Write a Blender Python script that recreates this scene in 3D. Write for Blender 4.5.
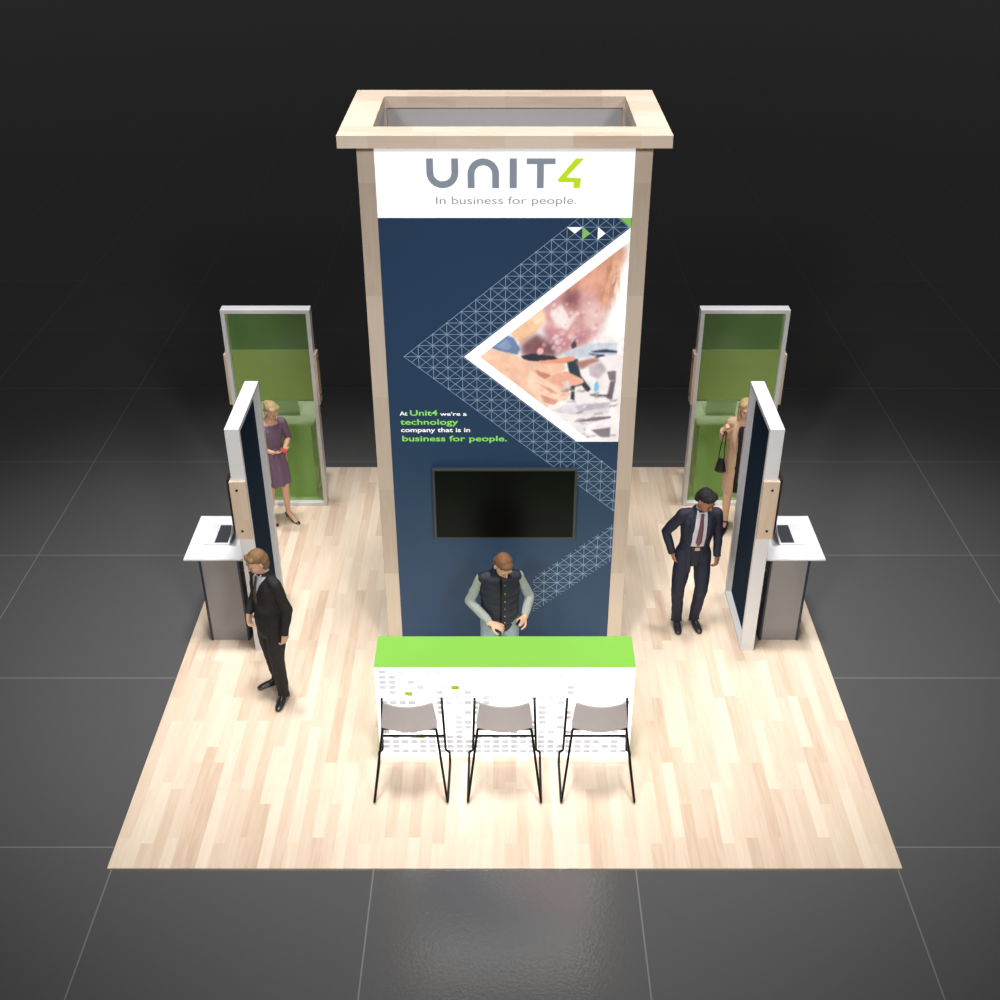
import bpy, bmesh, math, random
import numpy as np
from mathutils import Vector, Matrix, noise

for o in list(bpy.data.objects): bpy.data.objects.remove(o)
SC = bpy.context.scene
COL = SC.collection
R = math.radians

# ------------------------------------------------------------------ camera, world, lights, exposure
cam_d = bpy.data.cameras.new('camera'); cam = bpy.data.objects.new('camera', cam_d); COL.objects.link(cam)
cam.location = (0, -6.052, 7.087); cam.rotation_euler = (R(90 - 31.885), 0, 0)
cam_d.sensor_width = 36; cam_d.lens = 36 * 1159.6 / 1000; cam_d.shift_x = -4.75 / 1000
cam_d.clip_end = 200
SC.camera = cam

w = bpy.data.worlds.new('World'); SC.world = w; w.use_nodes = True
w.node_tree.nodes['Background'].inputs[0].default_value = (1, 1, 1.02, 1)
w.node_tree.nodes['Background'].inputs[1].default_value = 0.036

def spot(name, loc, target, power, cone, blend=1.0, size=0.6, col=(1, .985, .975)):
    d = bpy.data.lights.new(name, 'SPOT'); d.energy = power; d.spot_size = R(cone); d.spot_blend = blend
    d.shadow_soft_size = size; d.color = col
    o = bpy.data.objects.new(name, d); COL.objects.link(o); o.location = loc
    o.rotation_euler = (Vector(target) - Vector(loc)).to_track_quat('-Z', 'Y').to_euler()
    return o
spot('hall_spot', (0, 1.6, 20.0), (0, 1.6, 0), 10500, 36, 1.0, 1.6)
spot('hall_spot', (-3.2, 4.6, 20.0), (-3.5, 3.4, 0), 9500, 25, 1.0, 1.2)
spot('hall_spot', (3.2, 4.6, 20.0), (3.5, 3.4, 0), 9500, 25, 1.0, 1.2)
spot('hall_spot', (-4.5, -9.0, 10.0), (0.3, 1.8, 2.0), 3250, 40, 1.0, 1.0)
spot('hall_spot', (4.5, -9.0, 10.0), (-0.3, 1.8, 2.0), 3250, 40, 1.0, 1.0)

SC.view_settings.view_transform = 'Standard'; SC.view_settings.look = 'None'
SC.view_settings.exposure = 0.0; SC.view_settings.gamma = 1; SC.view_settings.use_curve_mapping = False

# ------------------------------------------------------------------ materials
def srgb(r, g, b):
    f = lambda c: (c / 255 / 12.92) if c / 255 <= .04045 else ((c / 255 + .055) / 1.055) ** 2.4
    return (f(r), f(g), f(b), 1)

def mat(name, col, rough=.5, metal=0, spec=.5, noise_amt=0.0, noise_scale=20, bump=0.0, emit=None, estr=0, stretch=None, coat=0):
    m = bpy.data.materials.new(name); m.use_nodes = True; nt = m.node_tree; N = nt.nodes; L = nt.links
    b = N['Principled BSDF']
    b.inputs['Base Color'].default_value = col; b.inputs['Roughness'].default_value = rough
    b.inputs['Metallic'].default_value = metal; b.inputs['Specular IOR Level'].default_value = spec
    b.inputs['Coat Weight'].default_value = coat
    if emit: b.inputs['Emission Color'].default_value = emit; b.inputs['Emission Strength'].default_value = estr
    tc = N.new('ShaderNodeTexCoord'); n = N.new('ShaderNodeTexNoise'); n.inputs['Scale'].default_value = noise_scale
    n.inputs['Detail'].default_value = 5
    src = tc.outputs['Object']
    if stretch:
        mp = N.new('ShaderNodeMapping'); mp.inputs['Scale'].default_value = stretch; L.new(src, mp.inputs[0]); src = mp.outputs[0]
    L.new(src, n.inputs['Vector'])
    if noise_amt:
        mx = N.new('ShaderNodeMix'); mx.data_type = 'RGBA'
        mx.inputs[6].default_value = tuple(c * (1 - noise_amt) for c in col[:3]) + (1,)
        mx.inputs[7].default_value = tuple(min(1, c * (1 + noise_amt)) for c in col[:3]) + (1,)
        L.new(n.outputs['Fac'], mx.inputs[0]); L.new(mx.outputs[2], b.inputs['Base Color'])
    if bump:
        bp = N.new('ShaderNodeBump'); bp.inputs['Strength'].default_value = bump; bp.inputs['Distance'].default_value = .01
        L.new(n.outputs['Fac'], bp.inputs['Height']); L.new(bp.outputs[0], b.inputs['Normal'])
    return m

def wood(name, rot=0.0, base=((198, 168, 136), (236, 214, 186)), rough=.42, plank=(.085, .62), scale=1.0, vertical=False):
    """maple block planks in metres: rows of strips of random tone with fine grain"""
    m = bpy.data.materials.new(name); m.use_nodes = True; nt = m.node_tree; N = nt.nodes; L = nt.links
    b = N['Principled BSDF']; b.inputs['Roughness'].default_value = rough
    tc = N.new('ShaderNodeTexCoord'); mp = N.new('ShaderNodeMapping')
    L.new(tc.outputs['Object'], mp.inputs[0])
    # brick rows run along X; turn so that the strips run the way wanted
    if vertical: mp.inputs['Rotation'].default_value = (0, R(90), 0) if vertical == 'x' else (R(90), 0, R(90))
    else: mp.inputs['Rotation'].default_value = (0, 0, rot)
    br = N.new('ShaderNodeTexBrick'); br.inputs['Scale'].default_value = 1
    br.inputs['Brick Width'].default_value = plank[1]; br.inputs['Row Height'].default_value = plank[0]
    br.inputs['Mortar Size'].default_value = .0011; br.inputs['Mortar Smooth'].default_value = .5
    br.offset = .37; br.offset_frequency = 2; br.squash = .8; br.squash_frequency = 3
    br.inputs['Color1'].default_value = (0, 0, 0, 1); br.inputs['Color2'].default_value = (1, 1, 1, 1)
    br.inputs['Mortar'].default_value = (.25, .25, .25, 1)
    L.new(mp.outputs[0], br.inputs['Vector'])
    gm = N.new('ShaderNodeMapping'); gm.inputs['Scale'].default_value = (2.2, 26, 26)
    L.new(mp.outputs[0], gm.inputs[0])
    # shift the grain from strip to strip
    va = N.new('ShaderNodeVectorMath'); va.operation = 'MULTIPLY_ADD'
    va.inputs[1].default_value = (17, 13, 9); L.new(br.outputs['Color'], va.inputs[0]); L.new(gm.outputs[0], va.inputs[2])
    gn = N.new('ShaderNodeTexNoise'); gn.inputs['Scale'].default_value = 1.0; gn.inputs['Detail'].default_value = 6
    gn.inputs['Distortion'].default_value = .8; L.new(va.outputs[0], gn.inputs['Vector'])
    ad = N.new('ShaderNodeMath'); ad.operation = 'MULTIPLY_ADD'; ad.inputs[1].default_value = .62
    L.new(br.outputs['Color'], ad.inputs[0])
    m2 = N.new('ShaderNodeMath'); m2.operation = 'MULTIPLY'; m2.inputs[1].default_value = .62
    L.new(gn.outputs['Fac'], m2.inputs[0]); L.new(m2.outputs[0], ad.inputs[2])
    cr = N.new('ShaderNodeValToRGB')
    e = cr.color_ramp.elements
    e[0].position = .12; e[0].color = srgb(*base[0])
    e[1].position = .95; e[1].color = srgb(*base[1])
    md = e.new(.45); md.color = srgb(*[int(.42 * a + .58 * c) for a, c in zip(*base)])
    L.new(ad.outputs[0], cr.inputs[0]); L.new(cr.outputs[0], b.inputs['Base Color'])
    return m

M = {}
M['white'] = mat('white_laminate', srgb(238, 238, 240), .35, noise_amt=.02, noise_scale=8)
M['whiteprint'] = mat('backlit_white_fabric', srgb(244, 245, 247), .5, noise_amt=.01, emit=srgb(244, 246, 250), estr=.55)
M['lit_white'] = mat('backlit_counter_front', srgb(244, 244, 246), .45, noise_amt=.01, emit=srgb(252, 252, 248), estr=1.3)
M['chevron'] = mat('backlit_chevron', srgb(250, 250, 252), .6, emit=srgb(250, 250, 252), estr=.45)
M['grey_lam'] = mat('grey_gloss_laminate', srgb(150, 147, 146), .18, noise_amt=.04, noise_scale=3)
M['navy'] = mat('navy_print', srgb(36, 66, 100), .45, noise_amt=.05, noise_scale=1.2)
M['navy_door'] = mat('navy_laminate', srgb(28, 44, 66), .35, noise_amt=.05)
M['green'] = mat('lime_laminate', srgb(136, 204, 78), .4, noise_amt=.03, noise_scale=4)
M['logo_grey'] = mat('logo_grey', srgb(126, 136, 150), .6, emit=srgb(126, 136, 150), estr=.4)
M['logo_green'] = mat('logo_green', srgb(186, 220, 20), .6, emit=srgb(186, 220, 20), estr=.4)
M['text_grey'] = mat('tagline_grey', srgb(140, 144, 150), .6, emit=srgb(140, 144, 150), estr=.4)
M['text_white'] = mat('text_white', srgb(250, 250, 252), .6, emit=srgb(250, 250, 252), estr=.35)
M['text_green'] = mat('text_green', srgb(134, 216, 98), .6, emit=srgb(134, 216, 98), estr=.3)
M['grid'] = mat('pattern_line', srgb(146, 172, 198), .6, emit=srgb(146, 172, 198), estr=.12)
M['gridtri_green'] = mat('pattern_green', srgb(128, 196, 84), .6, emit=srgb(128, 196, 84), estr=.3)
M['wood_floor'] = wood('maple_floor', R(90), ((212, 180, 152), (248, 230, 208)), rough=.3, plank=(.095, .82))
M['wood_tower'] = wood('maple_post', 0, ((192, 172, 154), (216, 198, 180)), plank=(.14, .9), vertical='x')
M['wood_cap'] = wood('maple_cap', 0, ((224, 194, 168), (246, 228, 208)), plank=(.16, .5))
M['wood_clamp'] = wood('maple_clamp', 0, ((206, 178, 154), (232, 210, 186)), plank=(.07, .25), vertical='x')
M['black'] = mat('black_metal', srgb(16, 16, 18), .35, metal=.6, noise_amt=.1)
M['bolt'] = mat('dark_bolt', srgb(38, 30, 26), .4, metal=.7, noise_amt=.1)
M['tv'] = mat('tv_bezel', srgb(62, 62, 66), .35, noise_amt=.05)
M['screen'] = mat('dark_glass', srgb(8, 7, 8), .34, spec=.16, noise_amt=.05)
M['stool_grey'] = mat('stool_shell', srgb(214, 208, 206), .5, noise_amt=.03)
M['inner_grey'] = mat('inner_panel', srgb(214, 212, 212), .6, noise_amt=.03)
M['tile_grey'] = mat('print_tile_grey', srgb(198, 200, 208), .55, emit=srgb(198, 200, 208), estr=.45)
M['tile_pale'] = mat('print_tile_pale', srgb(214, 216, 222), .55, emit=srgb(214, 216, 222), estr=.55)
M['tile_green'] = mat('print_tile_green', srgb(176, 206, 30), .55)
M['laptop'] = mat('laptop_silver', srgb(222, 224, 228), .45, metal=0, noise_amt=.02)
M['keys'] = mat('laptop_keys', srgb(52, 54, 60), .5, noise_amt=.15, noise_scale=80)
M['edge_brown'] = mat('dark_edge', srgb(48, 30, 26), .5, noise_amt=.1)
M['skin_a'] = mat('skin_fair', srgb(222, 176, 146), .5, noise_amt=.05)
M['skin_b'] = mat('skin_tan', srgb(172, 122, 92), .5, noise_amt=.05)
M['lips'] = mat('lips', srgb(176, 96, 88), .45, noise_amt=.05)
M['eye'] = mat('eye_dark', srgb(46, 36, 32), .2, noise_amt=.05)
M['hair_brown'] = mat('hair_light_brown', srgb(132, 98, 64), .6, noise_amt=.3, noise_scale=60, stretch=(1, 1, .2), bump=.5)
M['hair_auburn'] = mat('hair_auburn', srgb(124, 84, 54), .65, noise_amt=.3, noise_scale=60, stretch=(1, 1, .2), bump=.5)
M['hair_black'] = mat('hair_black', srgb(28, 24, 24), .8, noise_amt=.3, noise_scale=50, bump=.5)
M['hair_blonde'] = mat('hair_blonde', srgb(190, 164, 116), .55, noise_amt=.25, noise_scale=60, stretch=(1, 1, .2), bump=.5)
M['suit_black'] = mat('suit_black', srgb(27, 26, 28), .75, noise_amt=.15, noise_scale=30, bump=.3)
M['suit_navy'] = mat('suit_navy', srgb(30, 34, 54), .7, noise_amt=.15, noise_scale=30, bump=.3)
M['shirt'] = mat('shirt_white', srgb(214, 212, 220), .7, noise_amt=.06, noise_scale=15, bump=.3)
M['tie_gold'] = mat('tie_dark_gold', srgb(84, 76, 58), .5, noise_amt=.3, noise_scale=120)
M['tie_plum'] = mat('tie_plum', srgb(112, 66, 84), .5, noise_amt=.25, noise_scale=120)
M['shoe'] = mat('shoe_leather', srgb(44, 46, 50), .3, noise_amt=.1)
M['vest'] = mat('quilted_vest', srgb(28, 32, 46), .6, noise_amt=.2, noise_scale=25, bump=.5)
M['knit'] = mat('grey_knit', srgb(160, 166, 160), .8, noise_amt=.15, noise_scale=60, bump=.5)
M['denim'] = mat('pale_denim', srgb(138, 150, 160), .8, noise_amt=.15, noise_scale=60)
M['dress'] = mat('mauve_dress', srgb(116, 92, 116), .6, noise_amt=.12, noise_scale=18, bump=.4)
M['coat'] = mat('camel_coat', srgb(204, 168, 140), .75, noise_amt=.1, noise_scale=25, bump=.4)
M['cloth_black'] = mat('black_cloth', srgb(22, 20, 20), .7, noise_amt=.15)
M['leather_black'] = mat('black_leather', srgb(24, 24, 24), .3, noise_amt=.1)
M['red'] = mat('red_case', srgb(200, 50, 44), .4, noise_amt=.05)
M['brass'] = mat('pale_metal', srgb(190, 180, 160), .3, metal=.8)

def glass(name, tint, body, fac):
    m = bpy.data.materials.new(name); m.use_nodes = True; nt = m.node_tree; N = nt.nodes; L = nt.links
    b = N['Principled BSDF']; out = N['Material Output']
    b.inputs['Base Color'].default_value = body; b.inputs['Roughness'].default_value = .12
    tr = N.new('ShaderNodeBsdfTransparent'); tr.inputs[0].default_value = tint
    mx = N.new('ShaderNodeMixShader')
    n = N.new('ShaderNodeTexNoise'); n.inputs['Scale'].default_value = 2
    mr = N.new('ShaderNodeMapRange'); mr.inputs[3].default_value = fac - .02; mr.inputs[4].default_value = fac + .02
    L.new(n.outputs['Fac'], mr.inputs[0]); L.new(mr.outputs[0], mx.inputs[0])
    L.new(tr.outputs[0], mx.inputs[1]); L.new(b.outputs[0], mx.inputs[2]); L.new(mx.outputs[0], out.inputs[0])
    return m
M['glass_green'] = glass('green_acrylic', (.93, 1, .80, 1), srgb(152, 200, 122), .25)
M['green_door'] = mat('green_laminate', srgb(196, 216, 176), .4, noise_amt=.04, noise_scale=3)
M['glass_navy'] = mat('navy_acrylic', srgb(26, 46, 66), .8, spec=.04, noise_amt=.05, noise_scale=2)

# hall floor: dark tiles with pale joints, 2.01 m apart
def hall_floor_mat():
    m = bpy.data.materials.new('dark_hall_tiles'); m.use_nodes = True; nt = m.node_tree; N = nt.nodes; L = nt.links
    b = N['Principled BSDF']
    tc = N.new('ShaderNodeTexCoord')
    mp = N.new('ShaderNodeMapping'); mp.inputs['Location'].default_value = (1.005 + 20 * 2.01, -.219 + 20 * 2.01, 0)
    L.new(tc.outputs['Object'], mp.inputs[0])
    br = N.new('ShaderNodeTexBrick'); br.offset = 0; br.squash = 1
    br.inputs['Scale'].default_value = 1; br.inputs['Brick Width'].default_value = 2.01; br.inputs['Row Height'].default_value = 2.01
    br.inputs['Mortar Size'].default_value = .006; br.inputs['Mortar Smooth'].default_value = .2
    br.inputs['Color1'].default_value = (.108, .108, .109, 1); br.inputs['Color2'].default_value = (.115, .115, .116, 1)
    br.inputs['Mortar'].default_value = (.24, .24, .24, 1)
    L.new(mp.outputs[0], br.inputs['Vector'])
    L.new(br.outputs['Color'], b.inputs['Base Color'])
    b.inputs['Roughness'].default_value = .15; b.inputs['IOR'].default_value = 2.1
    n = N.new('ShaderNodeTexNoise'); n.inputs['Scale'].default_value = 45; n.inputs['Detail'].default_value = 3
    L.new(tc.outputs['Object'], n.inputs['Vector'])
    bp = N.new('ShaderNodeBump'); bp.inputs['Strength'].default_value = .10; bp.inputs['Distance'].default_value = .01
    L.new(n.outputs['Fac'], bp.inputs['Height']); L.new(bp.outputs[0], b.inputs['Normal'])
    return m
M['hall'] = hall_floor_mat()

# ------------------------------------------------------------------ mesh helpers
WORK = bpy.data.scenes.new('workshop')      # modifiers are evaluated here, one mesh at a time
def work_dg():
    with bpy.context.temp_override(scene=WORK, view_layer=WORK.view_layers[0]):
        dg = bpy.context.evaluated_depsgraph_get(); dg.update()
    return dg
def obj(name, bm, m, parent=None, smooth=False, bevel=0, recalc=True):
    if isinstance(bm, bmesh.types.BMesh):
        if recalc: bmesh.ops.recalc_face_normals(bm, faces=bm.faces)
        me = bpy.data.meshes.new(name); bm.to_mesh(me); bm.free()
    else: me = bm
    for mm in (m if isinstance(m, (list, tuple)) else [m]): me.materials.append(mm)
    if smooth:
        for p in me.polygons: p.use_smooth = True
    o = bpy.data.objects.new(name, me); COL.objects.link(o)
    if parent: o.parent = parent
    if bevel:
        b = o.modifiers.new('bevel', 'BEVEL'); b.width = bevel; b.segments = 2; b.limit_method = 'ANGLE'
    return o

def tag(o, label=None, cat=None, group=None, kind=None):
    if label: o['label'] = label
    if cat: o['category'] = cat
    if group: o['group'] = group
    if kind: o['kind'] = kind
    return o

def empty(name, loc=(0, 0, 0), rz=0):
    o = bpy.data.objects.new(name, None); COL.objects.link(o); o.location = loc; o.rotation_euler = (0, 0, rz)
    o.empty_display_size = .1
    return o

def box(bm, a, b, mi=0):
    x0, y0, z0 = a; x1, y1, z1 = b
    v = [bm.verts.new(p) for p in ((x0, y0, z0), (x1, y0, z0), (x1, y1, z0), (x0, y1, z0), (x0, y0, z1), (x1, y0, z1), (x1, y1, z1), (x0, y1, z1))]
    for f in ((3, 2, 1, 0), (4, 5, 6, 7), (0, 1, 5, 4), (1, 2, 6, 5), (2, 3, 7, 6), (3, 0, 4, 7)):
        bm.faces.new([v[i] for i in f]).material_index = mi
    return bm

def B(a, b): return box(bmesh.new(), a, b)

def catmull(pts, rad, sub=4):
    P = [Vector(p) for p in pts]; Rr = [np.array(r if isinstance(r, (tuple, list)) else (r, r), float) for r in rad]
    if len(P) == 2: sub_n = 3
    out, ro = [], []
    n = len(P)
    for i in range(n - 1):
        p0 = P[max(i - 1, 0)]; p1 = P[i]; p2 = P[i + 1]; p3 = P[min(i + 2, n - 1)]
        for k in range(sub):
            t = k / sub
            out.append(.5 * ((2 * p1) + (p2 - p0) * t + (2 * p0 - 5 * p1 + 4 * p2 - p3) * t * t + (3 * p1 - p0 - 3 * p2 + p3) * t ** 3))
            s = t * t * (3 - 2 * t)
            ro.append(Rr[i] * (1 - s) + Rr[i + 1] * s)
    out.append(P[-1]); ro.append(Rr[-1])
    return out, ro

def tube(bm, pts, rad, ref=(1, 0, 0), n=16, sub=4, rnd=True, spline=True):
    """closed tapering tube; rad = r or (a along ref, b across) per point; rounded ends"""
    if spline: P, Q = catmull(pts, rad, sub)
    else:
        P = [Vector(p) for p in pts]; Q = [np.array(r if isinstance(r, (tuple, list)) else (r, r), float) for r in rad]
    rings = []
    ref = Vector(ref)
    m = len(P)
    tang = [(P[min(i + 1, m - 1)] - P[max(i - 1, 0)]).normalized() for i in range(m)]
    st = []
    if rnd:
        for a in (80, 55, 28):
            st.append((P[0] - tang[0] * math.sin(R(a)) * min(Q[0]), Q[0] * math.cos(R(a)), tang[0]))
    for i in range(m): st.append((P[i], Q[i], tang[i]))
    if rnd:
        for a in (28, 55, 80):
            st.append((P[-1] + tang[-1] * math.sin(R(a)) * min(Q[-1]), Q[-1] * math.cos(R(a)), tang[-1]))
    for c, q, t in st:
        u = ref - t * ref.dot(t)
        if u.length < 1e-4: u = Vector((0, 1, 0)) - t * t.y
        if u.length < 1e-4: u = Vector((0, 0, 1))
        u.normalize(); v = t.cross(u)
        rings.append([bm.verts.new(c + u * (q[0] * math.cos(2 * math.pi * k / n)) + v * (q[1] * math.sin(2 * math.pi * k / n))) for k in range(n)])
    for a, b in zip(rings, rings[1:]):
        for k in range(n): bm.faces.new((a[k], a[(k + 1) % n], b[(k + 1) % n], b[k]))
    bm.faces.new(rings[0][::-1]); bm.faces.new(rings[-1])
    return bm

def ell(bm, c, r, mtx=None, n=18):
    """ellipsoid"""
    c = Vector(c); rings = []
    mtx = mtx or Matrix.Identity(3)
    N2 = n // 2
    f = lambda th, ph: c + mtx @ Vector((r[0] * math.sin(th) * math.cos(ph), r[1] * math.sin(th) * math.sin(ph), r[2] * math.cos(th)))
    top = bm.verts.new(f(0, 0)); bot = bm.verts.new(f(math.pi, 0))
    for i in range(1, N2): rings.append([bm.verts.new(f(math.pi * i / N2, 2 * math.pi * k / n)) for k in range(n)])
    for a, b in zip(rings, rings[1:]):
        for k in range(n): bm.faces.new((a[k], b[k], b[(k + 1) % n], a[(k + 1) % n]))
    for k in range(n):
        bm.faces.new((top, rings[0][k], rings[0][(k + 1) % n])); bm.faces.new((bot, rings[-1][(k + 1) % n], rings[-1][k]))

def rod(bm, pts, r, n=8):
    """round bar along a polyline with tight corners"""
    P = [Vector(p) for p in pts]; Q = [P[0]]
    for i in range(1, len(P) - 1):
        a = (P[i - 1] - P[i]); b = (P[i + 1] - P[i]); d = min(.03, a.length * .4, b.length * .4)
        p = P[i] + a.normalized() * d; q = P[i] + b.normalized() * d
        for k in range(5):
            t = k / 4; Q.append(p * (1 - t) ** 2 + P[i] * 2 * t * (1 - t) + q * t * t)
    Q.append(P[-1])
    rings = []
    u = None
    for i, c in enumerate(Q):
        t = (Q[min(i + 1, len(Q) - 1)] - Q[max(i - 1, 0)]).normalized()
        if u is None: u = t.orthogonal().normalized()
        else: u = (u - t * u.dot(t)).normalized()
        v = t.cross(u)
        rings.append([bm.verts.new(c + (u * math.cos(2 * math.pi * k / n) + v * math.sin(2 * math.pi * k / n)) * r) for k in range(n)])
    for a, b in zip(rings, rings[1:]):
        for k in range(n): bm.faces.new((a[k], a[(k + 1) % n], b[(k + 1) % n], b[k]))
    bm.faces.new(rings[0][::-1]); bm.faces.new(rings[-1])
    return bm

def remeshed(bm, voxel=.007, smooth=3):
    """one continuous surface out of overlapping closed volumes"""
    bmesh.ops.recalc_face_normals(bm, faces=bm.faces)
    me = bpy.data.meshes.new('tmp'); bm.to_mesh(me); bm.free()
    o = bpy.data.objects.new('tmp', me); WORK.collection.objects.link(o)
    r = o.modifiers.new('r', 'REMESH'); r.mode = 'VOXEL'; r.voxel_size = voxel; r.use_smooth_shade = True
    if smooth:
        s = o.modifiers.new('s', 'SMOOTH'); s.factor = .5; s.iterations = smooth
    dg = work_dg()
    out = bpy.data.meshes.new_from_object(o.evaluated_get(dg))
    bpy.data.objects.remove(o); bpy.data.meshes.remove(me)
    for p in out.polygons: p.use_smooth = True
    return out

def swell(me, f):
    """push every vertex along its normal by f(position, normal)"""
    nn = [v.normal.copy() for v in me.vertices]; cc = [v.co.copy() for v in me.vertices]
    out = np.empty(len(cc) * 3, np.float32)
    for i, (c, n) in enumerate(zip(cc, nn)): out[3 * i:3 * i + 3] = c + n * f(c, n)
    me.vertices.foreach_set('co', out); me.update()

def cut(me, pred):
    """drop the faces whose centre meets pred"""
    bm = bmesh.new(); bm.from_mesh(me)
    kill = [f for f in bm.faces if pred(f.calc_center_median())]
    bmesh.ops.delete(bm, geom=kill, context='FACES')
    bm.to_mesh(me); bm.free()
    return me

def poly(bm, pts, y, mi=0, th=.0):
    """flat polygon facing -Y"""
    f = bm.faces.new([bm.verts.new((p[0], y, p[1])) for p in pts]); f.material_index = mi
    return f

def text_mesh(name, body, m, parent, x0, x1, z0, z1, y, bold=0):
    """flat lettering filling the box x0..x1, z0..z1 (from descender to ascender)"""
    c = bpy.data.curves.new(name, 'FONT'); c.body = body; c.size = 1; c.offset = bold; c.resolution_u = 4
    t = bpy.data.objects.new('tmp', c); WORK.collection.objects.link(t)
    dg = work_dg()
    me = bpy.data.meshes.new_from_object(t.evaluated_get(dg)); bpy.data.objects.remove(t)
    P = [v.co.copy() for v in me.vertices]
    a, b = min(p.x for p in P), max(p.x for p in P); c0, c1 = min(p.y for p in P), max(p.y for p in P)
    for v, p in zip(me.vertices, P): v.co = Vector((x0 + (p.x - a) / (b - a) * (x1 - x0), y, z0 + (p.y - c0) / (c1 - c0) * (z1 - z0)))
    me.materials.clear(); me.materials.append(m)
    o = bpy.data.objects.new(name, me); COL.objects.link(o); o.parent = parent
    return o

# ------------------------------------------------------------------ the setting
fl = obj('floor', B((-45, -12, -.05), (45, 62, -.014)), M['hall']); tag(fl, kind='structure')
dk = obj('booth_floor', B((-3.048, 0, -.014), (3.048, 6.096, 0)), M['wood_floor'], bevel=.003); tag(dk, kind='structure')
fl.location.z = .0

# ------------------------------------------------------------------ tower
TY = 2.62
tower = empty('display_tower', (0, 3.24, 0))
tag(tower, 'tall maple-framed tower with white header and navy graphic behind the counter', 'display tower')
def tw(name, a, b, m, bev=.002):
    return obj(name, B((a[0], a[1] - 3.24, a[2]), (b[0], b[1] - 3.24, b[2])), m, tower, bevel=bev)
for s in (-1, 1):
    for y0, y1 in ((TY, TY + .13), (3.73, 3.86)):
        tw('post', (min(s * .972, s * 1.102), y0, 0), (max(s * .972, s * 1.102), y1, 4.79), M['wood_tower'])
    tw('side_panel', (min(s * 1.0, s * 1.03), TY + .13, 0), (max(s * 1.0, s * 1.03), 3.73, 4.79), M['inner_grey'])
    tw('side_board', (min(s * 1.03, s * 1.09), TY + .13, 0), (max(s * 1.03, s * 1.09), 3.73, 4.79), M['navy'])
tw('back_panel', (-.972, 3.78, 0), (.972, 3.84, 4.79), M['inner_grey'])
gp = tw('graphic_panel', (-.972, TY + .006, 0), (.972, TY + .05, 4.232), M['navy'], 0)
hp = tw('header_panel', (-.972, TY + .006, 4.232), (.972, TY + .05, 4.79), M['whiteprint'], 0)
# ring cap
bm = bmesh.new()
X0, X1, Y0, Y1 = -1.228, 1.228, 2.505 - 3.24, 3.955 - 3.24
x0, x1, y0, y1 = -.985, .985, 2.762 - 3.24, 3.735 - 3.24
zt, zb = 4.885, 4.79
O = [(X0, Y0), (X1, Y0), (X1, Y1), (X0, Y1)]; I = [(x0, y0), (x1, y0), (x1, y1), (x0, y1)]
V = {(k, j, z): bm.verts.new((p[0], p[1], z)) for k, L_ in (('o', O), ('i', I)) for j, p in enumerate(L_) for z in (zt, zb)}
for j in range(4):
    k = (j + 1) % 4
    bm.faces.new((V['o', j, zt], V['o', k, zt], V['i', k, zt], V['i', j, zt]))
    bm.faces.new((V['o', j, zb], V['i', j, zb], V['i', k, zb], V['o', k, zb]))
    bm.faces.new((V['o', j, zb], V['o', k, zb], V['o', k, zt], V['o', j, zt]))
    bm.faces.new((V['i', j, zb], V['i', j, zt], V['i', k, zt], V['i', k, zb]))
obj('top_cap', bm, M['wood_cap'], tower, bevel=.003)
GY = TY + .006 - 3.24          # face of the print in the tower's frame

# header lettering (flat vinyl), coordinates in a 1000-wide sketch of the header
lx = lambda X: -.587 + (X - 42) * .001283
lz = lambda Y: 4.686 - (Y - 50) * .00128
def stroke_poly(bm, pts, wd, y, mi=0):
    """band of constant width along a polyline"""
    n = len(pts); P = [Vector((p[0], 0, p[1])) for p in pts]; Ls, Rs = [], []
    for i in range(n):
        if i == 0: t = P[1] - P[0]
        elif i == n - 1: t = P[-1] - P[-2]
        else: t = (P[i] - P[i - 1]).normalized() + (P[i + 1] - P[i]).normalized()
        t.normalize(); nn = Vector((-t.z, 0, t.x))
        k = 1
        if 0 < i < n - 1: k = 1 / max(.3, math.sqrt((1 + (P[i] - P[i - 1]).normalized().dot((P[i + 1] - P[i]).normalized())) / 2))
        Ls.append(P[i] + nn * wd / 2 * k); Rs.append(P[i] - nn * wd / 2 * k)
    va = [bm.verts.new((q.x, y, q.z)) for q in Ls]; vb = [bm.verts.new((q.x, y, q.z)) for q in Rs]
    for i in range(n - 1): bm.faces.new((va[i], va[i + 1], vb[i + 1], vb[i])).material_index = mi
YL = GY - .002
logo = bmesh.new()
U = [(62, 50)] + [(62, 135)] + [(62 + 73 - 73 * math.cos(R(a)), 135 + 70 * math.sin(R(a))) for a in range(10, 171, 16)] + [(208, 135), (208, 50)]
stroke_poly(logo, [(lx(a), lz(b)) for a, b in U], .052, YL); obj('logo_letter', logo, M['logo_grey'], hp); logo = bmesh.new()
Nn = [(302, 225), (302, 140)] + [(302 + 72 - 72 * math.cos(R(a)), 140 - 70 * math.sin(R(a))) for a in range(10, 171, 16)] + [(446, 140), (446, 225)]
stroke_poly(logo, [(lx(a), lz(b)) for a, b in Nn], .052, YL); obj('logo_letter', logo, M['logo_grey'], hp)
for q in (((528, 50), (570, 50), (570, 225), (528, 225)), ((627, 50), (795, 50), (795, 84), (728, 84), (728, 225), (688, 225), (688, 84), (627, 84))):
    logo = bmesh.new(); poly(logo, [(lx(a), lz(b)) for a, b in q], YL); obj('logo_letter', logo, M['logo_grey'], hp)
lg = bmesh.new()
for q in (((912, 50), (962, 50), (862, 160), (808, 176)), ((808, 176), (862, 160), (945, 166), (945, 190), (818, 190)), ((903, 190), (945, 190), (940, 225), (903, 225))):
    poly(lg, [(lx(a), lz(b)) for a, b in q], YL)
tag(obj('logo_numeral', lg, M['logo_green'], hp), 'lime green numeral 4 of the logo')
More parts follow.
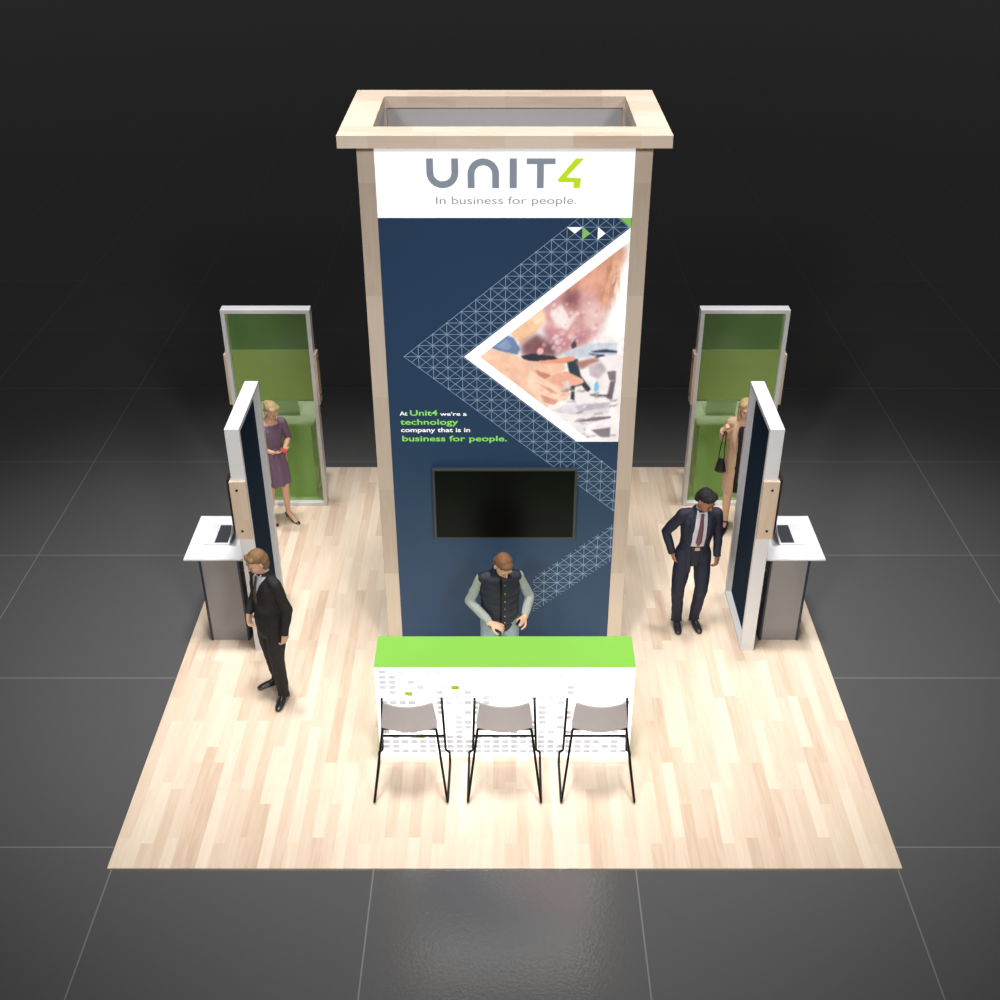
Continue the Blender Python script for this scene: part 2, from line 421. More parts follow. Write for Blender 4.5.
text_mesh('tagline', 'In business for people.', M['text_grey'], hp, -.522, .545, 4.321, 4.398, YL, 0)
def slogan(body, pa, pb, za, zb_, mm, k=0):
    f = lambda px: -.887 + (px - 400) * .00847
    text_mesh('slogan_text', body, M[mm], gp, f(pa), f(pb), za, zb_, YL, .018)
slogan('At', 400.1, 407.9, 2.527, 2.567, 'text_white'); slogan('Unit4', 410.5, 437.9, 2.526, 2.580, 'text_green'); slogan("we're a", 440.2, 467, 2.526, 2.562, 'text_white')
slogan('technology', 400.3, 458.3, 2.423, 2.494, 'text_green'); slogan('company that is in', 400.6, 470, 2.356, 2.412, 'text_white'); slogan('business for people.', 401.5, 507, 2.263, 2.335, 'text_green')

# triangle lattice: cell .119 x .0992, clipped to the chevron bands
CX, CZ = .1186, .0990
AX, AZ = -.824, 3.07
PX0, PX1, PZT = -.97, .97, 4.232
SL = CZ / CX
def clip_seg(p, q, planes):
    t0, t1 = 0.0, 1.0
    for a, b, c in planes:                       # keep a*x+b*z <= c
        c += 2e-4
        dp = a * p[0] + b * p[1] - c; dq = a * q[0] + b * q[1] - c
        if dp > 0 and dq > 0: return None
        if dp > 0: t0 = max(t0, dp / (dp - dq))
        elif dq > 0: t1 = min(t1, dp / (dp - dq))
    if t1 - t0 < .02: return None
    f = lambda t: (p[0] + (q[0] - p[0]) * t, p[1] + (q[1] - p[1]) * t)
    return f(t0), f(t1)
lat = bmesh.new()
def seg(p, q, wd=.0042, y=GY - .0012): stroke_poly(lat, [p, q], wd, y)
WX = -.333
upper = [(-SL, 1, AZ - SL * AX), (SL, -1, -(AZ - SL * WX) + 2 * 0 if False else 1e9)]
bands = [
    # upper arm: below z=AZ+SL(x-AX), above z=AZ+SL(x-WX), z>=AZ
    [(-SL, 1, AZ - SL * AX), (SL, -1, -(AZ - SL * WX)), (0, -1, -AZ - .001), (1, 0, PX1), (0, 1, PZT)],
    # lower arm: above z=AZ-SL(x-AX), below z=AZ-SL(x-WX), z<=AZ
    [(-SL, -1, -(AZ + SL * AX)), (SL, 1, AZ + SL * WX), (0, 1, AZ), (1, 0, PX1)],
    # rising arm at the bottom right
    [(SL, -1, -(.455 - SL * .27)), (-SL, 1, .455 + .40 - SL * .27), (-1, 0, -.262), (1, 0, PX1)],
]
for bi, pl in enumerate(bands):
    for i in range(-1, 17):
        for j in range(-28, 14):
            a = (AX + i * CX, AZ + j * CZ); b = (a[0] + CX, a[1]); c = (a[0], a[1] + CZ); d = (b[0], c[1])
            for p, q in ((a, b), (a, c), (a, d), (c, b)):
                s = clip_seg(p, q, pl)
                if s: seg(*s)
            if all(pp * a[0] + qq * a[1] <= cc + 1e-6 for pp, qq, cc in pl):
                poly(lat, [(a[0] - .006, a[1]), (a[0], a[1] - .006), (a[0] + .006, a[1]), (a[0], a[1] + .006)], GY - .0016)
obj('lattice_print', lat, M['grid'], gp)
nd = lambda i, j: (AX + i * CX, AZ + j * CZ)
def tri_print(pts, m):
    t = bmesh.new(); poly(t, pts, GY - .0024); obj('triangle_print', t, m, gp)
for (i, j, k, mi) in ((11, 11, 'd', 'chevron'), (12, 10, 'r', 'gridtri_green'), (13, 10, 'r', 'chevron')):
    a = nd(i, j)
    if k == 'd': tri_print([a, (a[0] + CX / 2, a[1] - CZ / 2), (a[0] + CX, a[1])], M[mi])
    else: tri_print([a, (a[0] + CX / 2, a[1] + CZ / 2), (a[0], a[1] + CZ)], M[mi])
tri_print([(.88, PZT), (.97, PZT), (.97, PZT - .08)], M['gridtri_green'])
# white chevron + printed picture
bm = bmesh.new()
ZB = 2.278
poly(bm, [(WX, AZ), (WX + (AZ - ZB) / SL, ZB), (.97, ZB), (.97, AZ + SL * (.97 - WX))], GY - .003)
obj('chevron_print', bm, M['chevron'], gp)

# the printed picture: soft shapes painted into a colour layer of a fine flat mesh
def picture():
    IX, IZ = -.205, AZ
    NX, NZ = 260, 380
    xa, xb, za, zb_ = IX, .97, ZB, AZ + SL * (.97 - IX)
    gx = np.linspace(xa, xb, NX); gz = np.linspace(za, zb_, NZ)
    Xg, Zg = np.meshgrid(gx, gz)
    # sketch coordinates: 1000x895 sketch of the print
    PXm = 450 + 0; 
    U_ = (Xg - (-.449)) / (1.494) * 1000     # 0..1000 across
    V_ = np.where(Zg > 3.07, 405 - (Zg - 3.07) * 622, 405 + (3.07 - Zg) * 567)
    C = np.ones((NZ, NX, 3)) * np.array([.93, .90, .90])
    rs = np.random.RandomState(4)
    def blur(A, k):
        for _ in range(2):
            for ax in (0, 1):
                p = np.pad(A, [(k, k) if i == ax else (0, 0) for i in range(A.ndim)], mode='edge')
                c = np.cumsum(p, axis=ax)
                z = np.zeros_like(np.take(c, [0], axis=ax)); c = np.concatenate([z, c], axis=ax)
                n = A.shape[ax]; w_ = 2 * k + 1
                A = (np.take(c, range(w_, w_ + n), axis=ax) - np.take(c, range(0, n), axis=ax)) / w_
        return A
    def inside(pts):
        m = np.zeros(U_.shape, bool); n = len(pts)
        for i in range(n):
            (xa_, ya), (xb2, yb) = pts[i], pts[(i + 1) % n]
            if ya == yb: continue
            c = ((ya > V_) != (yb > V_)) & (U_ < (xb2 - xa_) * (V_ - ya) / (yb - ya) + xa_)
            m ^= c
        return m
    def paint(pts, col, soft=2, al=1.0):
        nonlocal C
        m = inside(pts).astype(float)
        if soft: m = blur(m, soft if soft > 4 else max(1, soft // 2))
        m = m[..., None] * al
        C = C * (1 - m) + np.array([c / 255 for c in col]) * m
    def disc(cx, cy, r, col, soft=3, al=1.0, ry=None):
        paint([(cx + r * math.cos(a), cy + (ry or r) * math.sin(a)) for a in np.linspace(0, 6.28, 20)[:-1]], col, soft, al)
    # far figure with auburn hair and mauve top
    paint([(500, 130), (640, 20), (760, -90), (900, -60), (880, 180), (760, 330), (640, 370), (540, 330), (505, 240)], (206, 156, 156), 6)
    paint([(600, 60), (700, -40), (800, -140), (880, -190), (930, -170), (900, -20), (850, 110), (800, 130), (790, 20), (720, 20), (660, 70)], (202, 142, 120), 6)
    paint([(690, -20), (780, -90), (840, -90), (830, 10), (760, 60), (700, 50)], (224, 164, 140), 5)
    paint([(850, -130), (900, -170), (915, -90), (880, 60), (840, 130), (815, 110), (850, 10)], (222, 170, 136), 6)
    paint([(600, 80), (660, 40), (700, 70), (690, 150), (620, 120)], (140, 88, 92), 6)
    paint([(540, 170), (600, 120), (650, 190), (700, 150), (640, 260), (580, 240)], (238, 218, 216), 4)
    paint([(510, 230), (570, 260), (640, 300), (700, 270), (760, 250), (740, 320), (640, 370), (560, 360)], (186, 128, 138), 6)
    paint([(720, 130), (780, 110), (840, 150), (830, 240), (780, 280), (740, 230)], (226, 190, 186), 6)
    paint([(880, -40), (1000, -120), (1000, 330), (930, 330), (830, 260), (870, 120)], (255, 252, 246), 8)
    # background hand propping a chin, denim sleeve
    paint([(330, 270), (420, 200), (500, 140), (522, 200), (470, 270), (385, 335)], (232, 188, 152), 2)
    paint([(430, 200), (500, 150), (515, 190), (470, 230)], (244, 210, 180), 3)
    paint([(210, 350), (310, 285), (350, 300), (385, 360), (370, 392), (300, 385)], (108, 128, 164), 2)
    paint([(250, 345), (310, 310), (340, 350), (310, 370)], (132, 152, 186), 3)
    paint([(385, 340), (470, 275), (540, 320), (620, 380), (560, 405), (400, 400)], (124, 84, 88), 5)
    paint([(390, 400), (450, 385), (570, 400), (600, 420), (480, 430), (400, 422)], (50, 46, 58), 3)
    for k in range(22):
        disc(rs.uniform(480, 680), rs.uniform(200, 390), rs.uniform(8, 20), (240, 206, 206), 2, .45)
    disc(495, 372, 18, (244, 178, 190), 2, .9)
    # tablet, tripods and cups on the table
    paint([(620, 385), (760, 330), (915, 330), (915, 395), (700, 412), (640, 405)], (196, 204, 214), 2)
    for q in ([(765, 375), (850, 362), (915, 372), (915, 380), (800, 382)], [(760, 385), (850, 395), (840, 402), (765, 393)], [(790, 405), (830, 392), (845, 396), (805, 412)]): paint(q, (44, 54, 74), 1)
    paint([(660, 340), (690, 300), (690, 350), (668, 362)], (70, 60, 70), 2)
    paint([(640, 420), (700, 415), (720, 500), (780, 570), (765, 585), (730, 550), (690, 560), (690, 630), (670, 625), (660, 500)], (46, 60, 70), 2)
    paint([(690, 430), (790, 410), (830, 420), (720, 470)], (168, 120, 112), 4)
    paint([(760, 450), (830, 430), (860, 470), (820, 520), (770, 500)], (186, 172, 178), 4)
    paint([(865, 480), (915, 475), (915, 530), (880, 525)], (120, 112, 118), 3)
    paint([(885, 530), (915, 530), (900, 630), (870, 620)], (108, 98, 104), 2)
    paint([(775, 595), (880, 602), (880, 612), (775, 604)], (60, 60, 66), 1)
    paint([(795, 545), (815, 525), (825, 570), (800, 595)], (120, 190, 226), 2)
    paint([(560, 690), (650, 650), (900, 640), (890, 700), (700, 710)], (214, 208, 214), 3)
    paint([(690, 660), (890, 640), (880, 670), (720, 690)], (184, 178, 186), 2)
    for k in range(26):
        disc(rs.uniform(600, 900), rs.uniform(690, 850), rs.uniform(8, 30), [(208, 196, 204), (236, 230, 234), (178, 166, 174), (224, 204, 210)][k % 4], 3, .7, ry=8)
    paint([(790, 790), (900, 775), (900, 830), (850, 830)], (130, 118, 128), 3)
    paint([(700, 745), (800, 720), (900, 715), (900, 725), (810, 742)], (120, 108, 120), 2)
    # foreground hand reaching with a pen
    paint([(140, 405), (215, 358), (330, 385), (430, 425), (440, 470), (370, 500), (300, 500)], (236, 194, 166), 2)
    paint([(200, 420), (330, 425), (480, 430), (620, 440), (640, 462), (600, 490), (520, 500), (600, 520), (660, 570), (672, 598), (640, 610), (560, 640), (520, 690), (420, 640), (300, 530)], (232, 186, 160), 1)
    paint([(480, 425), (560, 420), (660, 400), (688, 408), (680, 425), (610, 440), (500, 440)], (222, 150, 122), 1)
    paint([(560, 495), (640, 478), (735, 520), (740, 540), (700, 552), (620, 560), (560, 540)], (228, 168, 144), 1)
    paint([(470, 470), (560, 500), (520, 520), (480, 500)], (196, 132, 112), 3)
    paint([(440, 470), (560, 545), (660, 600), (640, 630), (540, 660), (500, 640), (420, 560)], (240, 200, 178), 3)
    paint([(500, 600), (600, 630), (580, 655), (520, 640)], (206, 146, 128), 3)
    paint([(480, 540), (560, 590), (600, 600), (560, 570)], (206, 150, 130), 2)
    paint([(615, 535), (650, 525), (668, 555), (640, 570)], (210, 206, 210), 1, .8)
    paint([(725, 545), (745, 535), (772, 575), (755, 583)], (66, 50, 60), 1)
    for k in range(46):                              # loose strands of hair
        a0 = rs.uniform(-1.2, .9); x0_, y0_ = 760 + 120 * math.cos(a0) + rs.uniform(-30, 40), -60 + 120 * math.sin(a0) + rs.uniform(0, 60)
        dx, dy = rs.uniform(-30, 10), rs.uniform(50, 110)
        paint([(x0_, y0_), (x0_ + 7, y0_), (x0_ + dx + 4, y0_ + dy), (x0_ + dx, y0_ + dy)], [(176, 112, 88), (220, 166, 140), (196, 132, 108)][k % 3], 2, .55)
    for k in range(60):                              # sparkle on the blouse and the glasses on the table
        disc(rs.uniform(520, 820), rs.uniform(90, 330), rs.uniform(4, 12), [(250, 232, 230), (190, 130, 142), (226, 176, 178)][k % 3], 2, .5)
    for k in range(30):
        x0_, y0_ = rs.uniform(600, 890), rs.uniform(560, 840)
        paint([(x0_, y0_), (x0_ + rs.uniform(20, 60), y0_ - rs.uniform(2, 14)), (x0_ + rs.uniform(20, 60), y0_ + 6), (x0_, y0_ + 7)], [(120, 108, 118), (250, 248, 250), (160, 148, 158)][k % 3], 1, .6)
    for k, am in ((9, .35), (3, .16), (1, .06)):     # photographic mottling
        C = C * (1 + am * blur(rs.uniform(-1, 1, C.shape[:2]), k)[..., None] * (2 if k > 1 else 1))
    C = np.clip(C, 0, 1)
    C = np.where(C <= .04045, C / 12.92, ((C + .055) / 1.055) ** 2.4)
    # build the mesh: columns clipped between the two slanted edges
    bm = bmesh.new(); cl = bm.loops.layers.float_color.new('print') if False else None
    verts = []; cols = []
    lo = lambda x: max(ZB, IZ - SL * (x - IX)); hi = lambda x: IZ + SL * (x - IX)
    KZ = 300
    for i, x in enumerate(gx):
        a, b = lo(x), hi(x)
        for k in range(KZ):
            z = a + (b - a) * k / (KZ - 1)
            verts.append((x, GY - .0045, z))
            jf = (z - za) / (zb_ - za) * (NZ - 1); j = min(NZ - 2, max(0, int(jf))); t = jf - j
            cols.append(C[j, i] * (1 - t) + C[j + 1, i] * t)
    faces = [(i * KZ + k, (i + 1) * KZ + k, (i + 1) * KZ + k + 1, i * KZ + k + 1) for i in range(NX - 1) for k in range(KZ - 1)]
    me = bpy.data.meshes.new('picture_print'); me.from_pydata(verts, [], faces)
    ca = me.color_attributes.new('print', 'FLOAT_COLOR', 'POINT')
    arr = np.ones((len(verts), 4), np.float32); arr[:, :3] = np.array(cols); ca.data.foreach_set('color', arr.ravel())
    # clip top above the header edge
    m = bpy.data.materials.new('photo_print'); m.use_nodes = True; nt = m.node_tree
    at = nt.nodes.new('ShaderNodeAttribute'); at.attribute_name = 'print'
    nt.links.new(at.outputs['Color'], nt.nodes['Principled BSDF'].inputs['Base Color'])
    nt.nodes['Principled BSDF'].inputs['Roughness'].default_value = .55
    nt.links.new(at.outputs['Color'], nt.nodes['Principled BSDF'].inputs['Emission Color']); nt.nodes['Principled BSDF'].inputs['Emission Strength'].default_value = .4   # backlit fabric
    bm.free()
    return obj('picture_print', me, m, gp)
pic = picture()
tag(pic, 'printed photograph of hands and people working at a table')

# ------------------------------------------------------------------ television
tv = empty('television', (0, TY, 1.31)); tag(tv, 'black wide television mounted on the navy tower graphic', 'television')
bm = B((-.628, -.045, 0), (.628, -.006, .722)); obj('bezel', bm, M['tv'], tv, bevel=.004)
obj('screen', B((-.606, -.048, .02), (.606, -.044, .702)), M['screen'], tv)
obj('wall_mount', B((-.25, -.008, .15), (.25, .0055, .55)), M['black'], tv)

# ------------------------------------------------------------------ reception counter
ct = empty('reception_counter', (0, 1.39, 0)); tag(ct, 'white reception counter with lime green top behind three stools', 'counter')
CH = .99; cw = 1.06
bm = bmesh.new(); box(bm, (-cw, -.2, CH - .006), (cw, .2, CH)); obj('countertop', bm, M['green'], ct, bevel=.003)
for s in (-1, 1): obj('side_panel', B((min(s * cw, s * (cw - .03)), -.195, 0), (max(s * cw, s * (cw - .03)), .2, CH - .006)), M['green'], ct)
obj('front_panel', B((-cw + .002, -.2, 0), (cw - .002, -.17, CH - .006)), M['lit_white'], ct)
obj('shelf', B((-cw + .03, -.17, .45), (cw - .03, .17, .48)), M['white'], ct)
rs = random.Random(11)
bm = bmesh.new()
tx, tz = .0768, .0545
for c in range(27):
    for r_ in range(17):
        x = -1.025 + c * tx; z = CH - .028 - r_ * tz
        if x > 1.0: continue
        d = min(1, c / 26); keep = 0
        fromtop = r_; 
        p = .95 * (1 - c / 13) if r_ < 4 else .75 * (1 - abs(c - 8) / 12)
        if r_ < 3 and c > 10: p = 0
        if r_ >= 14: p = .92
        elif r_ >= 10: p = max(p, .55 * (1 - max(0, c - 18) / 10))
        elif c > 16: p = .25 if c < 21 else .03
        if rs.random() > p: continue
        mi = 0 if (r_ >= 13 or (c < 2) or rs.random() < .18) else 1
        poly(bm, [(x, z), (x + .058, z), (x + .058, z - .040), (x, z - .040)], -.2015, mi)
for c, r_ in ((3, 3.6), (8, 2.4), (4, 12.2)):
    x = -1.05 + c * tx; z = CH - .062 - r_ * tz
    poly(bm, [(x, z), (x + .062, z), (x + .062, z - .042), (x, z - .042)], -.2022, 2)
obj('tile_print', bm, [M['tile_grey'], M['tile_pale'], M['tile_green']], ct)

# ------------------------------------------------------------------ stools
def make_stool():
    root = empty('counter_stool')
    tag(root, 'x', 'stool', 'sled base stools at the counter')
    # local: feet rear y=0, counter towards +Y, centre x=0
    r = .0105
    bm = bmesh.new()
    for s in (-1, 1):
        rod(bm, [(s * .20, .20, .645), (s * .215, .2, .64), (s * .298, .006, .012), (s * .30, .47, .012), (s * .298, .475, .11)], r)
    rod(bm, [(-.20, .20, .645), (.20, .20, .645)], r)
    obj('sled_frame', bm, M['black'], root, smooth=True)
    for s in (-1, 1):
        bm = rod(bmesh.new(), [(s * .298, .475, .10), (s * .296, .478, .125), (s * .266, .482, .14), (s * .245, .50, .70)], r)
        obj('front_leg', bm, M['black'], root, smooth=True)
    obj('footrest', rod(bmesh.new(), [(-.262, .485, .30), (.262, .485, .30)], r), M['black'], root, smooth=True)
    # one-piece shell: seat pan and low curved back
    bm = bmesh.new(); nu, nv = 17, 24; G = []
    for j in range(nv):
        t = j / (nv - 1)
        if t < .5:                                   # seat, front -> rear
            u = t / .5; y = .47 - .26 * u; z = .648 - .010 * math.sin(u * math.pi); hw = .215 + .012 * math.sin(u * math.pi); bend = 0
            if u < .15: z -= (.15 - u) * .12
        elif t < .62:
            u = (t - .5) / .12; a = u * math.pi / 2; y = .21 - .045 * math.sin(a) ; z = .648 + .049 * (1 - math.cos(a)); hw = .224; bend = .045 * u
        else:
            u = (t - .62) / .38; y = .165 - .02 * u; z = .697 + .232 * u; hw = .224 - .027 * u; bend = .045 + .008 * u
        row = []
        for i in range(nu):
            q = i / (nu - 1) * 2 - 1
            row.append(bm.verts.new((q * hw, y + bend * (q * q) * 1.6 - bend * .5, z + (.012 * q * q if t < .5 else (-.030 * u if t < .62 else -.030 + .055 * u) * (1 - q * q)))))
        G.append(row)
    for a, b in zip(G, G[1:]):
        for i in range(nu - 1): bm.faces.new((a[i], a[i + 1], b[i + 1], b[i]))
    sh = obj('seat_shell', bm, M['stool_grey'], root, smooth=True)
    so = sh.modifiers.new('s', 'SOLIDIFY'); so.thickness = .012; so.offset = 0
    sb = sh.modifiers.new('b', 'SUBSURF'); sb.levels = sb.render_levels = 1
    return root
def copy_tree(o, parent=None):
    c = o.copy(); COL.objects.link(c)
    if parent: c.parent = parent
    for ch in list(o.children): copy_tree(ch, c)
    return c
st0 = make_stool()
for i, (x, lab) in enumerate(((-.762, 'grey shell sled stool at the left end of the white counter'), (-.002, 'grey shell sled stool in the middle, between two others'), (.757, 'grey shell sled stool at the right end of the white counter'))):
    s = st0 if i == 0 else copy_tree(st0)
    s.location = (x, .645, 0); s['label'] = lab

# ------------------------------------------------------------------ workstations (panel, clamp, desk)
def make_station(gl, dm, label, loc, rz):
    root = empty('demo_workstation', loc, rz); tag(root, label, 'workstation', 'framed demo panels around the tower')
    L2, T2, H = .465, .0625, 2.40
    fb = .042
    bm = bmesh.new()
    Oo = [(-L2, 0), (L2, 0), (L2, H), (-L2, H)]; Ii = [(-L2 + fb, fb), (L2 - fb, fb), (L2 - fb, H - fb), (-L2 + fb, H - fb)]
    V = {}
    for k, PL in (('o', Oo), ('i', Ii)):
        for j, p in enumerate(PL):
            for s in (-1, 1): V[k, j, s] = bm.verts.new((p[0], s * T2, p[1]))
    for j in range(4):
        k = (j + 1) % 4
        bm.faces.new((V['o', j, -1], V['o', k, -1], V['i', k, -1], V['i', j, -1]))
        bm.faces.new((V['o', j, 1], V['i', j, 1], V['i', k, 1], V['o', k, 1]))
        bm.faces.new((V['o', j, 1], V['o', k, 1], V['o', k, -1], V['o', j, -1]))
        bm.faces.new((V['i', j, 1], V['i', j, -1], V['i', k, -1], V['i', k, 1]))
    obj('frame', bm, M['white'], root, bevel=.002)
    pn = obj('glass_panel', B((-L2 + fb, -.004, fb), (L2 - fb, .004, H - fb)), gl, root)
    for s in (-1, 1):
        a = s * L2; b = s * (L2 + .028)
        cl = obj('clamp_plate', B((min(a, b), -T2, 1.30), (max(a, b), T2 + .018, 1.895)), M['wood_clamp'], root, bevel=.002)
        for z in (1.385, 1.81):
            bt = bmesh.new(); tube(bt, [(b - s * .002, .02, z), (b + s * .006, .02, z)], [.012, .011], ref=(0, 0, 1), n=12, rnd=False, spline=False)
            obj('bolt', bt, M['bolt'], cl)
    obj('mount_board', B((-L2, T2 + .002, 1.295), (L2, T2 + .018, 1.89)), M['wood_clamp'], root)
    # desk
    d0, d1 = T2 + .002, T2 + .572
    obj('worktop', B((-.37, d0, .975), (.37, d1, .993)), M['white'], root, bevel=.002)
    cb = bmesh.new(); box(cb, (-.305, d0 + .10, 0), (.305, d1 - .137, .975)); cab = obj('cabinet', cb, M['grey_lam'], root)
    for nm, ya, yb in (('door', d1 - .136, d1 - .118), ('inner_door', d0 + .081, d0 + .099)):
        dr = obj(nm, B((-.317, ya, .004), (.317, yb, .974)), dm, root)
        yy = yb if nm == 'door' else ya; s = 1 if nm == 'door' else -1
        for x in (-.24, .24):
            kb = bmesh.new(); tube(kb, [(x, yy, .78), (x, yy + s * .02, .78)], [.009, .012], ref=(0, 0, 1), n=10, rnd=False, spline=False)
            obj('knob', kb, M['brass'], dr)
    return root
make_station(M['glass_green'], M['green_door'], 'green acrylic panel workstation at the rear left behind woman in mauve', (-2.497, 5.275, 0), 0)
make_station(M['glass_green'], M['green_door'], 'green acrylic panel workstation at the rear right behind woman in coat', (2.507, 5.275, 0), 0)
make_station(M['glass_navy'], M['navy_door'], 'navy panel workstation on the left side beside black-suited man', (-2.3205, 3.08, 0), R(90))
make_station(M['glass_navy'], M['navy_door'], 'navy panel workstation on the right side beside navy-suited man', (2.3165, 3.08, 0), R(-90))

def make_monitor(loc, rz, label):
    root = empty('monitor', loc, rz); tag(root, label, 'monitor')
    obj('casing', B((-.46, 0, 0), (.46, .028, .56)), M['edge_brown'], root, bevel=.003)
    obj('screen', B((-.445, .028, .015), (.445, .031, .545)), M['screen'], root)
make_monitor((-2.3205 - .081, 3.08, 1.345), R(90), 'thin dark monitor on the outer face of the left navy panel')
make_monitor((2.3165 + .081, 3.08, 1.345), R(-90), 'thin dark monitor on the outer face of the right navy panel')

def make_laptop():
    root = empty('laptop'); tag(root, 'x', 'laptop', 'laptops on the workstation desks')
    # local: user at +Y, hinge at y=0
    base = obj('base', B((-.17, 0, 0), (.17, .235, .016)), M['laptop'], root, bevel=.003)
    obj('keyboard', B((-.15, .02, .016), (.15, .145, .0175)), M['keys'], root)
    obj('trackpad', B((-.05, .155, .016), (.05, .225, .0168)), M['laptop'], root)
    bm = B((-.17, -.006, .0), (.17, .0, .20)); lid = obj('lid', bm, M['laptop'], root); lid.rotation_euler = (R(14), 0, 0); lid.location = (0, .002, .017)
    sc = obj('screen', B((-.16, .0002, .01), (.16, .0015, .19)), M['screen'], lid)
    return root
lp = make_laptop()
def put_laptop(i, loc, rz, lab):
    o = lp if i == 0 else copy_tree(lp)
    o.location = loc; o.rotation_euler = (0, 0, rz); o['label'] = lab
put_laptop(0, (-2.575, 3.11, .9935), R(90), 'open laptop on the white desk of the left navy workstation')
put_laptop(1, (2.57, 3.11, .9935), R(-90), 'open laptop on the white desk of the right navy workstation')
put_laptop(2, (-2.48, 5.58, .9935), 0, 'laptop seen through the green panel at rear left')
put_laptop(3, (2.43, 5.58, .9935), 0, 'laptop seen through the green panel at rear right')

# ------------------------------------------------------------------ people
def rotz(v, a): return Matrix.Rotation(a, 3, 'Z') @ Vector(v)

def hand(bm, wrist, dr, nrm, side, curl=25, k=1.0):
    """palm, four unequal fingers and a thumb; nrm = where the palm faces; side=+1 thumb along dr x nrm"""
    d = Vector(dr).normalized(); n = Vector(nrm); n = (n - d * n.dot(d)).normalized(); s = d.cross(n) * side
    w_ = Vector(wrist)
    tube(bm, [w_ - d * .03 * k, w_ + d * .02 * k, w_ + d * .055 * k, w_ + d * .085 * k], [(.026 * k, .021 * k), (.032 * k, .017 * k), (.038 * k, .015 * k), (.036 * k, .012 * k)], ref=s, n=12)
    for off, ln, sp in ((.029, .070, .10), (.010, .078, .03), (-.010, .073, -.04), (-.028, .057, -.12)):
        p = w_ + d * .083 * k + s * off * k; a = 0; pts = [p - d * .012 * k]
        dd = (d + s * sp).normalized(); ang = 0
        pts.append(p)
        for seg_, f in ((.44, 1.0), (.32, 1.15), (.24, .8)):
            ang += R(curl) * f
            q = dd * math.cos(ang) + n * math.sin(ang)
            p = p + q * ln * seg_ * k; pts.append(p)
        tube(bm, pts, [.0085 * k, .0088 * k, .008 * k, .0074 * k, .0062 * k], ref=s, n=8, sub=2)
    p = w_ + d * .022 * k + s * .026 * k
    q1 = p + (d * .6 + s * .75 + n * .25).normalized() * .042 * k
    q2 = q1 + (d * .85 + s * .25 + n * .45).normalized() * .033 * k
    q3 = q2 + (d * .85 - s * .05 + n * .5).normalized() * .026 * k
    tube(bm, [p, q1, q2, q3], [.014 * k, .0115 * k, .010 * k, .008 * k], ref=n, n=8, sub=2)

